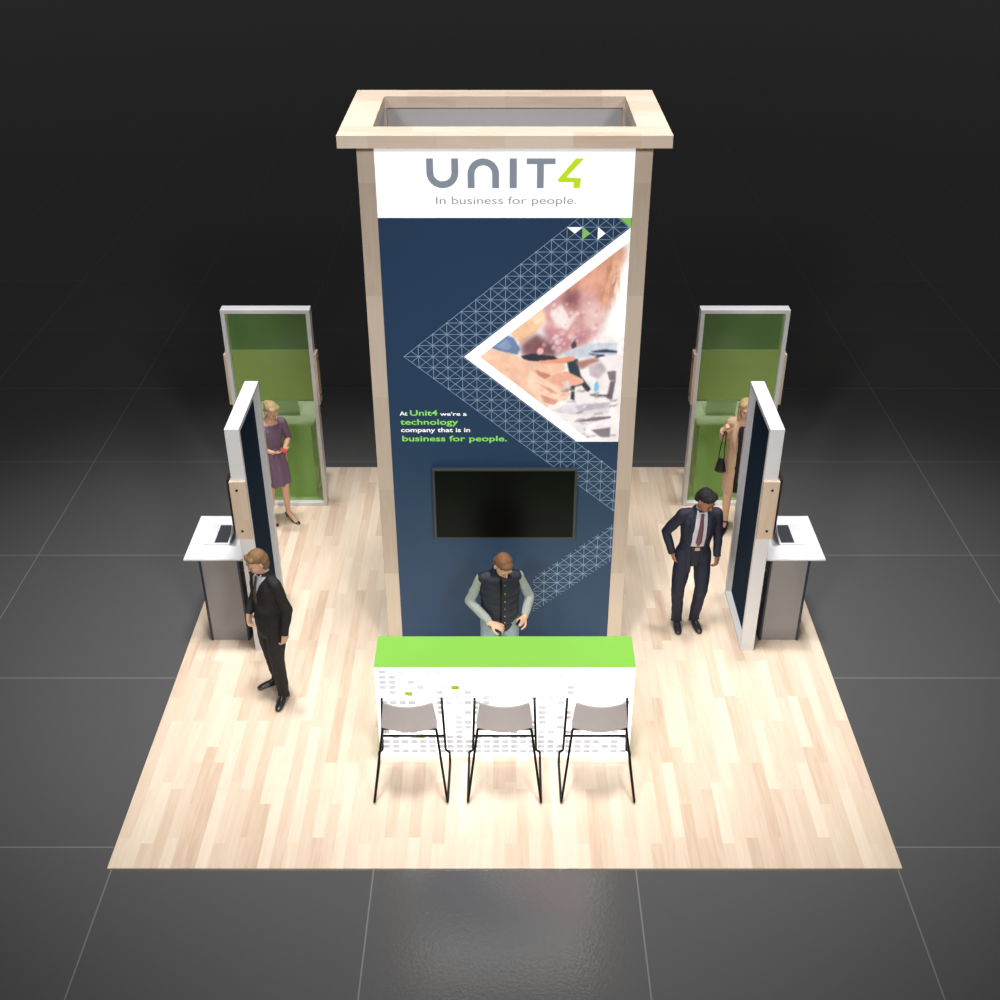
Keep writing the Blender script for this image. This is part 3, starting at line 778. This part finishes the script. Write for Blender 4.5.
def person(name_label, loc, rz, H, J, skin, hair, outfit, head_yaw=0, head_pitch=0, head_roll=0, female=False, held=None):
    """J holds joints for a 1.75 m figure that faces -Y; everything is scaled to H"""
    S = H / 1.75
    root = empty('person', loc, rz); tag(root, name_label, 'person')
    V3 = lambda p: Vector(p) * S
    base = dict(hipL=(.095, 0, .93), hipR=(-.095, 0, .93), kneeL=(.105, -.02, .50), kneeR=(-.105, -.02, .50), ankL=(.11, .03, .09), ankR=(-.11, .03, .09),
                shL=(.175, .01, 1.415), shR=(-.175, .01, 1.415), elL=(.25, .03, 1.14), elR=(-.25, .03, 1.14), wrL=(.26, -.04, .90), wrR=(-.26, -.04, .90),
                footL=12, footR=-12, handL=((.0, -.1, -1), (-1, -.2, 0), 30), handR=((0, -.1, -1), (1, -.2, 0), 30), head=(0, -.03, 1.625), lean=(0, 0))
    base.update(J); J = base
    lx_, ly_ = J['lean']
    ln = lambda z: Vector((lx_ * max(0, z - .95), ly_ * max(0, z - .95), 0))
    def P(k):
        v = Vector(J[k])
        return (v + (ln(v.z) if k[:2] in ('sh', 'el', 'wr', 'he') else Vector())) * S
    sw = .88 if female else 1.0
    # ---- the body, one continuous surface
    bm = bmesh.new()
    T = [(.93, .12, .085), (.98, .142, .10), (1.08, .125, .095), (1.22, .145, .105), (1.34, .165 * sw, .10), (1.42, .13 * sw, .078), (1.47, .065, .058)]
    tube(bm, [(Vector((0, 0.005, z)) + ln(z)) * S for z, a, b in T], [(a * S, b * S) for z, a, b in T], n=20)
    hc = P('head')
    nb = (Vector((0, .012, 1.44)) + ln(1.44)) * S
    tube(bm, [nb, (nb + hc) / 2 + Vector((0, .012, -.02)) * S, hc + Vector((0, .012, -.03)) * S], [.056 * S * (.86 if female else 1), .052 * S * (.84 if female else 1), .05 * S], n=14)
    HM = Matrix.Rotation(head_yaw, 3, 'Z') @ Matrix.Rotation(head_pitch, 3, 'X') @ Matrix.Rotation(head_roll, 3, 'Y')
    # head_pitch > 0 tips the face down
    h = lambda p: hc + HM @ (Vector(p) * S)
    E_ = lambda c, r: ell(bm, h(c), [q * S for q in r], HM, 20)
    E_((0, .014, .038), (.075, .093, .082)); E_((0, -.016, -.018), (.062, .072, .088)); E_((0, -.022, -.062), (.050, .056, .040)); E_((0, -.052, -.088), (.027, .028, .022))
    for s in (-1, 1):
        E_((s * .030, -.076, .026), (.026, .014, .010)); E_((s * .036, -.062, -.022), (.024, .022, .020)); E_((s * .076, .012, -.008), (.009, .017, .029))
    tube(bm, [h((0, -.083, .016)), h((0, -.096, -.008)), h((0, -.104, -.026))], [.008 * S, .0095 * S, .0125 * S], n=8)
    E_((0, -.082, -.058), (.023, .012, .012))
    for q in ('L', 'R'):
        s = 1 if q == 'L' else -1
        tube(bm, [P('sh' + q) + Vector((-s * .06, 0, 0)) * S, P('sh' + q)], [.040 * S, .040 * S], n=12)
        tube(bm, [P('sh' + q), P('el' + q)], [.040 * S * sw, .037 * S * sw], n=12)
        tube(bm, [P('el' + q), P('el' + q).lerp(P('wr' + q), .4), P('wr' + q)], [.038 * S * sw, .037 * S * sw, .026 * S], n=12)
        hd = J['hand' + q]
        hand(bm, P('wr' + q), hd[0], hd[1], hd[3] if len(hd) > 3 else s, hd[2], S * (.9 if female else 1))
        tube(bm, [P('hip' + q), P('hip' + q).lerp(P('knee' + q), .5), P('knee' + q)], [.082 * S, .072 * S, .052 * S], n=14)
        tube(bm, [P('knee' + q), P('knee' + q).lerp(P('ank' + q), .35), P('ank' + q)], [.050 * S, .048 * S, .030 * S], n=14)
        fa = J['foot' + q]; fd = rotz((0, -1, 0), R(fa)); an = P('ank' + q)
        az = an.z
        if female: tube(bm, [an + Vector((0, 0, -.01)), an + fd * .06 * S - Vector((0, 0, az * .45)), an + fd * .15 * S - Vector((0, 0, az - .02 * S)), an + fd * .19 * S - Vector((0, 0, az - .016 * S))], [.032 * S, .030 * S, (.034 * S, .014 * S), (.026 * S, .010 * S)], ref=fd.cross(Vector((0, 0, 1))), n=12)
        else: tube(bm, [an - Vector((0, 0, .045 * S)), an + fd * .09 * S - Vector((0, 0, az - .028 * S)), an + fd * .16 * S - Vector((0, 0, az - .024 * S))], [.026 * S, (.03 * S, .016 * S), (.026 * S, .013 * S)], ref=fd.cross(Vector((0, 0, 1))), n=12)
    body = obj('body', remeshed(bm, .0052, 2), skin, root)
    # eyes, brows, lips
    for s in (-1, 1):
        e = bmesh.new(); ell(e, h((s * .030, -.0815, .004)), [.012 * S, .0065 * S, .0055 * S], HM, 12); obj('eye', e, M['eye'], root, smooth=True)
        e = bmesh.new(); tube(e, [h((s * .014, -.0905, .022)), h((s * .032, -.089, .028)), h((s * .050, -.078, .022))], [.0035 * S, .004 * S, .003 * S], n=6); obj('eyebrow', e, hair, root, smooth=True)
    e = bmesh.new(); tube(e, [h((-.022, -.088, -.055)), h((0, -.0955, -.055)), h((.022, -.088, -.055))], [.003 * S, .0062 * S, .003 * S], ref=(0, 0, 1), n=8); obj('lips', e, M['lips'], root, smooth=True)
    outfit(root, J, P, S, h, HM, hair, ln)
    if held: held(root, P, S)
    return root

def hair_obj(root, prims, h, HM, S, m, voxel=.006, disp=.0035):
    bm = bmesh.new()
    for c, r in prims: ell(bm, h(c), [q * S for q in r], HM, 20)
    me = remeshed(bm, voxel, 1)
    swell(me, lambda co, nz: noise.noise(Vector((co.x * 60, co.y * 60, co.z * 22))) * disp)
    return obj('hair', me, m, root)

def torso_loft(bm, T, ln, S, k=1.0, y=0.005):
    tube(bm, [(Vector((0, y, z)) + ln(z)) * S for z, a, b in T], [(a * S * k, b * S * k) for z, a, b in T], n=22)

def trousers(root, J, P, S, m, ln, waist=1.06, hemz=.038, wide=1.0):
    bm = bmesh.new()
    T = [(.885, .155, .115), (.97, .165, .122), (waist, .148, .112)]
    torso_loft(bm, T, ln, S)
    for q in ('L', 'R'):
        hp_, kn, an = P('hip' + q), P('knee' + q), P('ank' + q)
        tube(bm, [hp_, hp_.lerp(kn, .5), kn], [(.092 * S * wide, .105 * S), (.088 * S * wide, .096 * S), (.070 * S * wide, .074 * S)], n=16)
        fd = rotz((0, -1, 0), R(J['foot' + q]))
        tube(bm, [kn, kn.lerp(an, .5), Vector((an.x, an.y, hemz * S + .045)), Vector((an.x, an.y, hemz * S)) + fd * .012], [(.070 * S * wide, .074 * S), (.062 * S * wide, .067 * S), .056 * S * wide, .060 * S * wide], n=16, rnd=False)
        tube(bm, [kn + Vector((0, 0, .03)), kn - Vector((0, 0, .03))], [.070 * S * wide, .070 * S * wide], n=16)
    me = remeshed(bm, .0075, 2)
    swell(me, lambda co, nz: noise.noise(co * 14) * .005)
    return obj('trousers', me, m, root)

def shoes(root, J, P, S, m):
    for q in ('L', 'R'):
        an = P('ank' + q); fd = rotz((0, -1, 0), R(J['foot' + q])); sd = fd.cross(Vector((0, 0, 1)))
        g = Vector((an.x, an.y, 0))
        bm = bmesh.new()
        tube(bm, [g - fd * .045 * S + Vector((0, 0, .035 * S)), g + fd * .02 * S + Vector((0, 0, .036 * S)), g + fd * .10 * S + Vector((0, 0, .030 * S)), g + fd * .17 * S + Vector((0, 0, .025 * S)), g + fd * .205 * S + Vector((0, 0, .021 * S))],
             [(.036 * S, .033 * S), (.038 * S, .034 * S), (.044 * S, .028 * S), (.040 * S, .023 * S), (.028 * S, .018 * S)], ref=sd, n=16)
        tube(bm, [g + Vector((0, 0, .04 * S)), g + Vector((0, 0, .088 * S))], [(.036 * S, .044 * S), (.034 * S, .040 * S)], ref=sd, n=16)
        tube(bm, [g + Vector((0, 0, .075 * S)), g + fd * .10 * S + Vector((0, 0, .034 * S))], [.032 * S, .026 * S], ref=sd, n=14)
        me = remeshed(bm, .006, 2)
        for v in me.vertices:
            if v.co.z < .004: v.co.z = .002
        obj('shoe', me, m, root)

def sleeves(bm, P, S, sh=.059, el=.050, wr=.040, upto=1.0, sw=1.0):
    for q in ('L', 'R'):
        s = 1 if q == 'L' else -1
        a, b, c = P('sh' + q), P('el' + q), P('wr' + q)
        e = b.lerp(c, upto)
        tube(bm, [a + Vector((-s * .07, 0, .010)) * S, a], [sh * .95 * S, sh * .98 * S], n=16)
        tube(bm, [a, a.lerp(b, .5), b], [sh * S, (sh + el) / 2 * S, el * S], n=16)
        tube(bm, [b, b.lerp(e, .5), e], [el * S, max((el + wr) / 2, .046) * S, wr * S], n=16, rnd=upto < .5)

JT = [(.80, .180, .132), (.92, .182, .132), (1.06, .158, .120), (1.20, .172, .128), (1.32, .186, .124), (1.40, .168, .102), (1.455, .095, .075)]

def suit(m, tie_m, opening, tie_len, belt=False, tie_off=0.0):
    def f(root, J, P, S, h, HM, hair, ln):
        trousers(root, J, P, S, m, ln)
        shoes(root, J, P, S, M['shoe'])
        # shirt: torso inside the jacket plus a collar
        bm = bmesh.new(); torso_loft(bm, [(z, a * .93, b * .93) for z, a, b in JT if z > .95] + [(1.475, .062, .062)], ln, S)
        shirt = obj('shirt', remeshed(bm, .0075, 2), M['shirt'], root)
        nb = (Vector((0, .006, 1.455)) + ln(1.455)) * S
        bm = bmesh.new(); tube(bm, [nb, nb + Vector((0, -.004, .032)) * S], [(.068 * S, .068 * S), (.061 * S, .060 * S)], n=20, rnd=False, spline=False)
        for s in (-1, 1): tube(bm, [nb + Vector((s * .035, -.055, .03)) * S, nb + Vector((s * .045, -.085, -.02)) * S], [(.018 * S, .004 * S), (.010 * S, .004 * S)], n=10)
        obj('collar', bm, M['shirt'], shirt, smooth=True)
        # jacket
        bm = bmesh.new(); torso_loft(bm, JT, ln, S); sleeves(bm, P, S)
        me = remeshed(bm, .0075, 2)
        swell(me, lambda co, nz: noise.noise(co * 11) * .007)
        def pred(c):
            z = c.z / S; l = ln(z)
            x = c.x / S - l.x; y = c.y / S - l.y
            if y > -.02: return False
            w_ = opening(z)
            return w_ > 0 and abs(x) < w_
        cut(me, pred)
        cut(me, lambda c: (c.z / S > 1.44 and math.hypot(c.x / S - ln(1.45).x, c.y / S - .005 - ln(1.45).y) < .063) or (c.z / S < JT[0][0] - .055))
        jk = obj('jacket', me, m, root); so = jk.modifiers.new('s', 'SOLIDIFY'); so.thickness = .008; so.offset = -1
        # lapels
        for s in (-1, 1):
            bm = bmesh.new(); pts = []
            for z in (1.44, 1.38, 1.30, 1.22, 1.16):
                b_ = np.interp(z, [t[0] for t in JT], [t[2] for t in JT]); a_ = np.interp(z, [t[0] for t in JT], [t[1] for t in JT])
                x = s * (max(opening(z), .012) + .018); yy = -b_ * math.sqrt(max(0, 1 - (x / a_) ** 2)) - .001
                pts.append((Vector((x, yy + .005, z)) + ln(z)) * S)
            tube(bm, pts, [(.012 * S, .006 * S), (.026 * S, .006 * S), (.026 * S, .006 * S), (.016 * S, .006 * S), (.006 * S, .004 * S)], ref=(1, 0, 0), n=10)
            obj('lapel', bm, m, jk, smooth=True)
        # tie
        bm = bmesh.new(); pts = []; rd = []
        zt_ = 1.462
        for i in range(9):
            z = zt_ - (zt_ - tie_len) * i / 8
            b_ = np.interp(z, [t[0] for t in JT], [t[2] for t in JT]) * .93 if z < 1.455 else .07
            pts.append((Vector((tie_off * i / 8, -b_ - .006 + (.0 if i else -.004), z)) + ln(z)) * S)
            rd.append(((.017 if i == 0 else .012 + .020 * (i / 8) ** .8 if i < 8 else .006) * S, .005 * S))
        tube(bm, pts, rd, ref=(1, 0, 0), n=10); obj('necktie', bm, tie_m, root, smooth=True)
        if belt:
            bm = bmesh.new(); torso_loft(bm, [(1.035, .152, .117), (1.065, .150, .116)], ln, S)
            bl = obj('belt', bm, M['leather_black'], root, smooth=True)
            b2 = bmesh.new(); c = (Vector((0, -.116, 1.05)) + ln(1.05)) * S
            box(b2, (c.x - .022, c.y - .006, c.z - .016), (c.x + .022, c.y + .002, c.z + .016)); obj('buckle', b2, M['brass'], bl)
    return f

# -- man in black suit, front left
def opA(z):
    if z > 1.47: return 0
    if z > 1.16: return (z - 1.16) * .27
    return 0
suitA = suit(M['suit_black'], M['tie_gold'], opA, 1.18)
def outfitA(root, J, P, S, h, HM, hair, ln):
    suitA(root, J, P, S, h, HM, hair, ln)
    hair_obj(root, [((0, .026, .056), (.083, .092, .080)), ((0, .052, .010), (.084, .070, .085)), ((-.048, .045, -.045), (.028, .040, .05)), ((.048, .045, -.045), (.028, .040, .05)), ((0, .066, -.055), (.050, .034, .055)),
                    ((-.02, -.045, .088), (.055, .035, .026)), ((.03, -.035, .085), (.045, .035, .028))], h, HM, S, hair)
person('man in black suit and dark gold tie standing by the left desk', (-2.06, 2.04, 0), R(-46), 1.58,
       dict(elL=(.262, .05, 1.14), wrL=(.262, -.02, .88), elR=(-.235, .04, 1.15), wrR=(-.17, -.13, .95), handR=((.3, -.2, -1), (1, .3, 0), 30), handL=((0, -.12, -1), (-1, -.1, 0), 32),
            ankL=(.125, -.03, .09), ankR=(-.11, .06, .09), kneeL=(.115, -.05, .5), kneeR=(-.10, 0, .5), footL=38, footR=-12, head=(0, -.045, 1.61), lean=(0, -.02)),
       M['skin_a'], M['hair_brown'], outfitA, head_yaw=R(-14), head_pitch=R(24))

# -- man in navy suit, right aisle
def opB(z):
    if z > 1.47: return 0
    if z > 1.36: return .052 + (1.47 - z) * .18
    if z > 1.05: return .072
    return .060 - (1.05 - z) * .05
suitB = suit(M['suit_navy'], M['tie_plum'], opB, 1.09, belt=True)
def outfitB(root, J, P, S, h, HM, hair, ln):
    suitB(root, J, P, S, h, HM, hair, ln)
    hair_obj(root, [((0, .022, .060), (.084, .094, .078)), ((0, .058, .015), (.080, .062, .075)), ((0, -.038, .092), (.062, .045, .034)), ((.03, -.03, .105), (.045, .05, .03)), ((0, .07, -.035), (.056, .035, .04))], h, HM, S, hair, disp=.005)
person('man in open navy suit and plum tie with hand in pocket', (1.79, 3.03, 0), R(4), 1.61,
       dict(elR=(-.30, .07, 1.16), wrR=(-.225, -.02, .94), handR=((.35, -.1, -1), (.9, .3, 0), 20), elL=(.235, .04, 1.15), wrL=(.235, -.05, .90), handL=((.0, -.25, -1), (-.6, .7, 0), 38),
            hipR=(-.1, 0, .93), kneeR=(-.135, -.04, .50), kneeL=(.11, -.05, .50), ankL=(.085, .02, .09), ankR=(-.105, .02, .09), footL=6, footR=-4, head=(.01, -.05, 1.605), lean=(.05, -.06)),
       M['skin_b'], M['hair_black'], outfitB, head_yaw=R(38), head_pitch=R(30))

# -- man in vest behind the counter
VT = [(.90, .178, .135), (1.02, .178, .138), (1.12, .175, .135), (1.24, .185, .138), (1.34, .192, .130), (1.42, .172, .108), (1.47, .09, .08)]
def outfitC(root, J, P, S, h, HM, hair, ln):
    trousers(root, J, P, S, M['denim'], ln); shoes(root, J, P, S, M['shoe'])
    bm = bmesh.new(); torso_loft(bm, [(z, a * .9, b * .9) for z, a, b in VT] + [(1.485, .062, .062)], ln, S); sleeves(bm, P, S, .046, .046, .034, .95)
    me = remeshed(bm, .0075, 2)
    swell(me, lambda co, nz: noise.noise(co * 16) * .006)
    obj('sweater', me, M['knit'], root)
    bm = bmesh.new(); torso_loft(bm, VT, ln, S)
    for s in (-1, 1): tube(bm, [P('shL' if s > 0 else 'shR') + Vector((-s * .06, 0, .01)) * S, P('shL' if s > 0 else 'shR') + Vector((-s * .010, 0, -.002)) * S], [.052 * S, .054 * S], n=14)
    tube(bm, [(Vector((0, .006, 1.44)) + ln(1.44)) * S, (Vector((0, .0, 1.505)) + ln(1.5)) * S], [(.082 * S, .078 * S), (.072 * S, .070 * S)], n=18)
    me = remeshed(bm, .006, 2)
    swell(me, lambda co, nz: ((1 - (abs(((co.z / S - .92) / .085) % 1 - .5) * 2) ** 4) * .007 - .003) if co.z / S < 1.36 else 0)   # quilted channels
    cut(me, lambda c: c.z / S > 1.47 and math.hypot(c.x / S - ln(1.5).x, c.y / S - ln(1.5).y) < .058)
    ve = obj('vest', me, M['vest'], root)
    zp = bmesh.new(); pts = []
    for z in (1.50, 1.44, 1.38, 1.30, 1.20, 1.10, 1.0, .92):
        b_ = np.interp(z, [t[0] for t in VT], [t[2] for t in VT]); pts.append((Vector((.0, -b_ - .010, z)) + ln(z)) * S)
    pts[0].y = pts[1].y - .0
    tube(zp, pts, [(.008 * S, .004 * S)] * len(pts), n=8); obj('zipper', zp, M['bolt'], ve, smooth=True)
    for z in (1.40, 1.31, 1.22, 1.13, 1.04, .96):
        b_ = np.interp(z, [t[0] for t in VT], [t[2] for t in VT]); c = (Vector((.034, -b_ - .008, z)) + ln(z)) * S
        e = bmesh.new(); ell(e, c, (.007, .005, .007), n=10); obj('snap_button', e, M['brass'], ve, smooth=True)
    hair_obj(root, [((0, .022, .056), (.081, .092, .078)), ((0, .055, .01), (.080, .060, .078)), ((0, -.035, .085), (.060, .045, .034)), ((0, .065, -.04), (.055, .036, .04))], h, HM, S, hair, disp=.004)
person('man in dark quilted vest over grey sweater behind the counter', (-.045, 2.04, 0), R(6), 1.61,
       dict(elR=(-.285, .02, 1.13), wrR=(-.10, -.19, 1.00), handR=((1, -.35, -.25), (-.1, .6, -1), 25), elL=(.285, .02, 1.14), wrL=(.215, -.20, 1.06), handL=((-.45, -.7, .1), (-.5, .3, -.6), 62), head=(.02, -.075, 1.60), lean=(0, -.08)),
       M['skin_a'], M['hair_auburn'], outfitC, head_yaw=R(22), head_pitch=R(38))

# -- woman in mauve dress
def outfitD(root, J, P, S, h, HM, hair, ln):
    DT = [(.56, .190, .150), (.62, .190, .150), (.80, .180, .135), (.94, .168, .125), (1.06, .130, .105), (1.12, .128, .104), (1.24, .146, .128), (1.33, .155, .116), (1.40, .125, .085), (1.435, .085, .07)]
    bm = bmesh.new()
    tube(bm, [(Vector((0, .005, z)) + ln(z)) * S for z, a, b in DT], [(a * S, b * S) for z, a, b in DT], n=22, rnd=False)
    sleeves(bm, P, S, .056, .048, .044, .05)
    me = remeshed(bm, .0075, 2)
    swell(me, lambda co, nz: .020 * max(0, 1.02 - co.z / S) * math.sin(math.atan2(co.y, co.x) * 9))
    cut(me, lambda c: c.z / S > 1.415 and math.hypot(c.x / S - ln(1.4).x, (c.y / S - ln(1.4).y)) < .085)
    dr = obj('dress', me, M['dress'], root)
    bm = bmesh.new(); torso_loft(bm, [(1.065, .133, .109), (1.11, .133, .109)], ln, S); obj('sash', bm, M['dress'], dr, smooth=True)
    bm = bmesh.new()
    c = (Vector((.03, -.118, 1.085)) + ln(1.085)) * S
    ell(bm, c, (.014, .012, .014))
    for s in (-1, 1):
        tube(bm, [c, c + Vector((s * .03, -.012, .012)), c + Vector((s * .055, -.006, -.01)), c + Vector((s * .02, -.004, -.012))], [.006, .014, .012, .005], n=8)
        tube(bm, [c, c + Vector((s * .022, -.012, -.05)), c + Vector((s * .035, -.016, -.10))], [(.008, .005), (.014, .005), (.016, .004)], n=8)
    obj('bow', bm, M['dress'], dr, smooth=True)
    for q in ('L', 'R'):
        an = P('ank' + q); fd = rotz((0, -1, 0), R(J['foot' + q])); sd = fd.cross(Vector((0, 0, 1))); g = Vector((an.x, an.y, 0))
        bm = bmesh.new()
        tube(bm, [g - fd * .03 * S + Vector((0, 0, .085 * S)), g + fd * .05 * S + Vector((0, 0, .055 * S)), g + fd * .12 * S + Vector((0, 0, .018 * S)), g + fd * .17 * S + Vector((0, 0, .015 * S)), g + fd * .205 * S + Vector((0, 0, .013 * S))],
             [(.030 * S, .020 * S), (.030 * S, .014 * S), (.037 * S, .014 * S), (.032 * S, .014 * S), (.012 * S, .010 * S)], ref=sd, n=14)
        tube(bm, [g - fd * .035 * S + Vector((0, 0, .08 * S)), g - fd * .04 * S + Vector((0, 0, .012))], [.016 * S, .006 * S], n=8)
        obj('shoe', remeshed(bm, .004, 1), M['leather_black'], root)
    hair_obj(root, [((0, .022, .052), (.082, .092, .078)), ((0, .055, .008), (.078, .058, .072)), ((0, .105, .045), (.045, .036, .042)), ((-.03, -.04, .078), (.048, .038, .028)), ((.035, -.035, .078), (.042, .038, .028))], h, HM, S, hair)
def heldD(root, P, S): pass
jD = dict(shL=(.155, .01, 1.40), shR=(-.155, .01, 1.40), elL=(.225, .03, 1.14), wrL=(.10, -.20, 1.13), elR=(-.235, .03, 1.12), wrR=(-.06, -.22, 1.12), handR=((.9, -.5, .0), (.1, .4, 1), 28, 1), handL=((-.2, -.8, .1), (-.3, .2, 1), 30, -1),
         ankL=(.10, -.03, .125), kneeL=(.09, -.05, .52), ankR=(-.09, .06, .125), kneeR=(-.08, .0, .52), footL=22, footR=0, head=(.02, -.05, 1.60), lean=(.0, -.04))
wD = person('woman in mauve dress and black heels looking at a red phone', (-2.52, 4.92, 0), R(28), 1.53, jD, M['skin_a'], M['hair_blonde'], outfitD, head_yaw=R(22), head_pitch=R(26), female=True)

# -- woman in camel coat
def outfitE(root, J, P, S, h, HM, hair, ln):
    bm = bmesh.new(); torso_loft(bm, [(.60, .135, .10), (.80, .15, .11), (.95, .155, .115), (1.08, .13, .105), (1.24, .148, .12), (1.34, .15, .11), (1.41, .11, .08), (1.44, .07, .065)], ln, S)
    obj('black_dress', remeshed(bm, .0075, 2), M['cloth_black'], root)
    CT = [(.52, .188, .145), (.60, .188, .145), (.80, .185, .142), (.95, .185, .14), (1.08, .165, .128), (1.22, .172, .135), (1.33, .175, .126), (1.40, .148, .10), (1.45, .09, .08)]
    bm = bmesh.new(); tube(bm, [(Vector((0, .005, z)) + ln(z)) * S for z, a, b in CT], [(a * S, b * S) for z, a, b in CT], n=22, rnd=False); sleeves(bm, P, S, .06, .054, .046)
    me = remeshed(bm, .0075, 2)
    swell(me, lambda co, nz: noise.noise(co * 9) * .012)
    cut(me, lambda c: (c.y / S - ln(c.z / S).y) < -.045 and abs(c.x / S) < (.040 if c.z / S < 1.2 else .040 + (c.z / S - 1.2) * .1) and c.z / S < 1.46)
    cut(me, lambda c: c.z / S > 1.44 and math.hypot(c.x / S, c.y / S - ln(1.4).y) < .075)
    ck = obj('coat', me, M['coat'], root); so = ck.modifiers.new('s', 'SOLIDIFY'); so.thickness = .01; so.offset = -1
    for s in (-1, 1):
        bm = bmesh.new(); tube(bm, [(Vector((s * .055, .02, 1.47)) + ln(1.47)) * S, (Vector((s * .075, -.075, 1.41)) + ln(1.4)) * S, (Vector((s * .085, -.125, 1.28)) + ln(1.28)) * S, (Vector((s * .06, -.137, 1.14)) + ln(1.14)) * S], [(.016, .008), (.03, .008), (.028, .007), (.008, .005)], n=10)
        obj('lapel', bm, M['coat'], ck, smooth=True)
    shoes(root, J, P, S, M['leather_black'])
    hair_obj(root, [((0, .022, .054), (.084, .092, .080)), ((0, .055, .008), (.080, .058, .075)), ((-.072, .02, -.02), (.016, .035, .055)), ((.072, .02, -.02), (.016, .035, .055)), ((-.062, .03, -.09), (.026, .04, .06)), ((.062, .03, -.09), (.026, .04, .06)), ((-.04, -.045, .078), (.045, .034, .03)), ((.04, -.04, .078), (.045, .036, .03))], h, HM, S, hair)
jE = dict(shL=(.155, .01, 1.40), shR=(-.155, .01, 1.40), elR=(-.225, .04, 1.19), wrR=(-.21, -.12, 1.35), handR=((.3, -.2, .85), (.5, .4, -.5), 70), elL=(.25, .02, 1.13), wrL=(.26, -.05, .90), handL=((0, -.1, -1), (-1, -.2, 0), 30),
         ankL=(.09, .03, .09), ankR=(-.09, .0, .09), footL=6, footR=-6, head=(0, -.03, 1.605), lean=(0, -.02))
wE = person('blonde woman in camel coat over black beside the right navy panel', (2.53, 4.74, 0), R(-18), 1.64, jE, M['skin_a'], M['hair_blonde'], outfitE, head_yaw=R(16), head_pitch=R(4), female=True)

# ---- things held
def world(root, p): return Vector(root.location) + Matrix.Rotation(root.rotation_euler.z, 3, 'Z') @ Vector(p)
SD = 1.53 / 1.75
c = world(wD, Vector((.055, -.305, 1.165)) * SD)
ph = obj('phone', B((-.022, -.04, -.004), (.022, .04, .004)), M['red'], bevel=.003); ph.location = c; ph.rotation_euler = (R(20), 0, R(50))
tag(ph, 'small red phone held by the woman in the mauve dress', 'phone')
SE = 1.64 / 1.75
bag = empty('handbag', world(wE, (-.18, -.235, .83)), R(-18)); tag(bag, 'black leather handbag hanging from the shoulder of the woman in camel coat', 'handbag')
bm = bmesh.new(); tube(bm, [(0, 0, .02), (0, 0, .08), (0, 0, .16)], [(.062, .03), (.052, .026), (.03, .012)], ref=(1, 0, 0), n=16)
obj('bag_body', bm, M['leather_black'], bag, smooth=True)
bm = rod(bmesh.new(), [(-.03, 0, .16), (-.02, .01, .30), (-.005, .06, .46), (.015, .07, .46), (.02, .02, .30), (.03, .0, .16)], .006)
obj('strap', bm, M['leather_black'], bag, smooth=True)
bm = bmesh.new(); tube(bm, [(-.03, 0, 0), (.03, 0, 0)], [.012, .010], n=10)
kk = obj('remote_control', bm, M['black']); kk.location = (.115, 1.72, 1.035); kk.rotation_euler = (0, 0, R(70)); tag(kk, 'small dark device in the left hand of the man in the vest', 'remote control')

bpy.data.scenes.remove(WORK)
